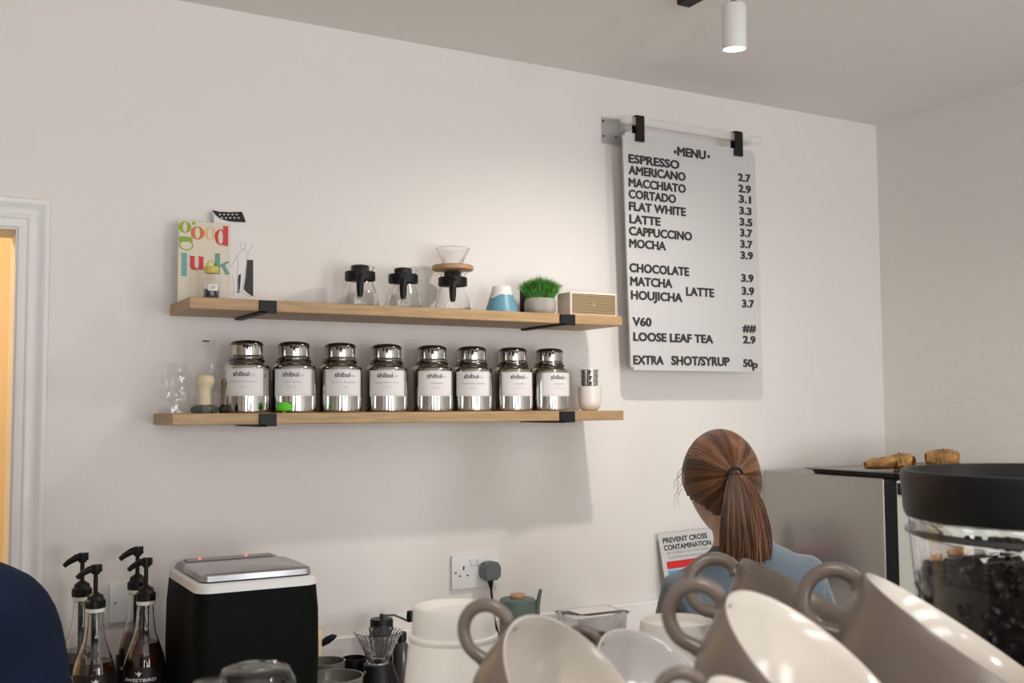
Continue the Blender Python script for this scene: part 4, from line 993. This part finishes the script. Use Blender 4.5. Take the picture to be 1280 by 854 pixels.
    for s in (-1, 1):
        e, wv = arms[0 if s < 0 else 1]; b1 = add((s*sw, neck[1]-.008, nz-.078), .064*st, a3); e = V(e); S0 = V((s*sw, neck[1]-.008, nz-.078))
        b2_ = add(S0.lerp(e, .5), .057*st, b1)
        if arms[2] == 'short': add(S0.lerp(e, .72), .055*st, b2_)
        else:
            b3 = add(e, .048*st, b2_); add(e.lerp(V(wv), .85), .034*st, b3)
    sb = B(); sb.from_mesh(skin_mesh(vs, es, rs, 0, 2))
    yk = [(nz-.085, .150, .078), (nz-.060, .142, .080), (nz-.036, .122, .078), (nz-.018, .096, .070), (nz-.002, .066, .060), (nz+.010, .060, .056)]
    rg = [[sb.verts.new(W(V((rx*st*math.cos(k*PI/16), neck[1]-.012+ry*st*math.sin(k*PI/16), z_)))) for k in range(32)] for z_, rx, ry in yk]
    for a_, b_ in zip(rg, rg[1:]):
        for k in range(32): sb.faces.new((a_[k], a_[(k+1) % 32], b_[(k+1) % 32], b_[k]))
    sb.faces.new(rg[0][::-1]); sb.faces.new(rg[-1])
    sm = remesh(sb, .007)
    for v in sm.vertices:
        q = v.co*7; nn = noise.noise(V((q.x*1.2, q.y*1.2, q.z*.8)))*.007+noise.noise(q*2.7)*.0030; v.co += v.normal*nn
    for p_ in sm.polygons: p_.use_smooth = True
    sm.materials.clear(); so = link('shirt' if arms[2] == 'short' else 'jacket', sm, t, shirt)
    vs.clear(); es.clear(); rs.clear()
    a0 = add((0, py, pz), (.148*st, .112*st))
    for s in (-1, 1):
        hp = add((s*.088*st, py, pz-.08), .098*st, a0); kn = add((s*.097*st, py+.02, pz*.53), .072*st, hp); add((s*.10*st, py-.02, .10), .055*st, kn)
    tm_ = skin_mesh(vs, es, rs); tm_.materials.clear(); link('trousers', tm_, t, M['jean'])
    for s in (-1, 1):
        b_ = B(); bmesh.ops.create_uvsphere(b_, u_segments=20, v_segments=12, radius=1)
        for v in b_.verts: v.co = W(V((s*.108*st+v.co.x*.047, py+.05+v.co.y*.135, .0+max(0, v.co.z)*.085*(1.25-.5*(v.co.y+1)/2)+.001)))
        obj('shoe', b_, M['black'], t)
    hairfn(t, HT)
    return t
def pony_hair(t, HT):
    tie = V((.004, -.104, -.006))
    def ell(d, k=1.0): return V((d.x*.0815*k, d.y*.101*k-.002, d.z*.106*k))
    # scalp cap
    bm = B(); bmesh.ops.create_uvsphere(bm, u_segments=40, v_segments=28, radius=1)
    kill = []
    for v in bm.verts:
        d = v.co.normalized()
        if (d.y > .55 and d.z < .45) or (d.z < -.52+.5*max(0, d.y+.2)) or (d.y > .05 and d.z < -.02): kill.append(v)
        v.co = ell(d, .985)
    bmesh.ops.delete(bm, geom=kill, context='VERTS'); bmesh.ops.solidify(bm, geom=list(bm.faces), thickness=.004)
    bmesh.ops.transform(bm, matrix=HT, verts=bm.verts); cap = obj('hair', bm, M['hairb'], t)
    # combed locks swept back to the tie
    bm = B(); bm.verts.layers.float.new('tint'); td = V((tie.x/.0815, (tie.y)/.101, tie.z/.106)).normalized()
    for i in range(2300):
        a = 2*PI*i/2300+random.uniform(-.004, .004)
        # start points around the hairline
        zc_, xs = math.cos(a), math.sin(a)
        if zc_ > 0: yy = .12+.50*min(1, zc_*1.6); z_ = zc_*.9
        else: yy = .12-.55*min(1, -zc_*1.25); z_ = zc_*.62
        d0 = V((xs*(.86 if zc_ < 0 else .8+.12*(1-zc_)), yy+random.uniform(-.08, .03), z_+random.uniform(-.03, .03))).normalized()
        lift = 1.0+random.uniform(0, .016); n = 12; pts = []; rr = []
        st_ = random.random()*.35 if random.random() < .5 else 0
        for k in range(n+1):
            f = st_+(1-st_)*k/n; d = d0.slerp(td, min(f, .999)) if (d0-td).length > .05 else td
            d.normalize(); p = ell(d, lift+.010*math.sin(PI*f)+(.03*(f-.85)/.15 if f > .85 else 0))
            p += V((random.uniform(-1, 1), random.uniform(-1, 1), random.uniform(-1, 1)))*.0003
            pts.append(HT @ p); rr.append(.0012*(1-.35*f))
        tube(bm, pts, rr, 4, cap=False, tint=min(1, max(0, .5+.4*math.sin(a*5+1.3)*math.sin(a*11)+random.gauss(0, .22))))
    lk = obj('hair_locks', bm, M['hair'], t)
    # ponytail
    root = HT @ (tie+V((0, -.010, 0)))
    back = (HT.to_3x3() @ V((0, -1, 0))).normalized()
    end = root+V((0, 0, 0))
    bm = B(); bm.verts.layers.float.new('tint')
    side = CR.copy(); side.z = 0; side.normalize(); tow = -V((CF.x, CF.y, 0)).normalized()
    for i in range(900):
        a = random.uniform(0, 2*PI); q = math.sqrt(random.random()); ox, oy = q*math.cos(a), q*math.sin(a)
        L = random.uniform(.165, .205); pts = []; rr = []; n = 10; ph = random.uniform(0, 6)
        for k in range(n+1):
            f = k/n
            wd = .010+.044*math.sin(PI*min(1, f*.62+.02))**.8 if f < .8 else .010+.044*math.sin(PI*(.8*.62+.02))**.8*(1-(f-.8)*2.0)
            c_ = root+tow*(.012*math.sin(f*PI*.7)-.012*f)+side*(.002+.012*f+.006*math.sin(f*3))-V((0, 0, 1))*(L*f-.012*math.sin(PI*f)*.6)
            if k == 0: c_ = root+tow*.004
            pts.append(c_+side*ox*wd*(.9 if k else .75)+tow*oy*wd*.55+side*.0012*math.sin(ph+f*7)); rr.append(.0013*(1-.5*f*f))
        tube(bm, pts, rr, 4, cap=False, tint=min(1, max(0, .42+random.gauss(0, .28))))
    obj('ponytail', bm, M['hair'], t)
    bm = B(); n = 20
    tdir = (back*.8+V((0, 0, -.2))).normalized(); s1 = tdir.cross(V((0, 0, 1))).normalized(); s2 = s1.cross(tdir)
    tube(bm, [root+(s1*math.cos(2*PI*k/n)+s2*math.sin(2*PI*k/n))*.0125 for k in range(n)], .003, 8, closed=True); obj('hair_tie', bm, M['blackm'], t)
    # loose wisps at the left temple
    bm = B()
    for i in range(6):
        s = HT @ V((-.078+random.uniform(-.003, .003), .02+random.uniform(-.03, .03), .035-random.random()*.05)); e = s-side*random.uniform(.004, .016)-V((0, 0, 1))*random.uniform(.03, .06)
        tube(bm, [s, s.lerp(e, .5)-side*.006, e], [.0004, .0004, .0002], 4, cap=False)
    obj('hair_wisps', bm, M['hair'], t)
def short_hair(t, HT):
    bm = B(); bmesh.ops.create_uvsphere(bm, u_segments=32, v_segments=22, radius=1); kill = []
    for v in bm.verts:
        d = v.co.normalized()
        if (d.y > .5 and d.z < .45) or d.z < -.4 or (d.y > .1 and d.z < 0): kill.append(v)
        v.co = V((d.x*.082, d.y*.102, d.z*.108))*(1+.03*noise.noise(d*9))
    bmesh.ops.delete(bm, geom=kill, context='VERTS'); bmesh.ops.solidify(bm, geom=list(bm.faces), thickness=.005)
    bmesh.ops.transform(bm, matrix=HT, verts=bm.verts); obj('hair', bm, M['hairb'], t)
az = math.radians(24)
hd = at(901, 600, d=2.05); nkp = at(926, 686, d=1.99)
fv = V((math.sin(az), math.cos(az), 0)); rv = V((math.cos(az), -math.sin(az), 0))
O = V((nkp.x, nkp.y, 0))-fv*.05
person('person with auburn ponytail in a blue-grey t-shirt, back turned, facing the wall', O, az, (0, .05, nkp.z+.005), hd, math.radians(27), math.radians(12),
       [((-.17, .08, nkp.z-.32), (-.13, .30, .99)), ((.18, .06, nkp.z-.32), (.13, .30, .99)), 'short'], .90, M['shirt'], pony_hair, pelvis=.84, sw=.115, droll=.13, hs_=.90)
az2 = math.radians(10); S = at(24, 757, d=1.15); r2 = V((math.cos(az2), -math.sin(az2), 0)); f2 = V((math.sin(az2), math.cos(az2), 0))
O2 = V((S.x, S.y, 0))-r2*.185-f2*.02; nz2 = S.z+.082
person('person in a dark navy jacket, only one shoulder visible at lower left', O2, az2, (0, .03, nz2), V((O2.x, O2.y, 0))+f2*.05+V((0, 0, nz2+.155)), az2, .1,
       [((-.22, .05, nz2-.34), (-.18, .28, nz2-.42)), ((.205, .03, nz2-.34), (.20, .26, nz2-.44)), 'long'], 1.05, M['navy'], short_hair, pelvis=.92, sw=.175, vox=.007)
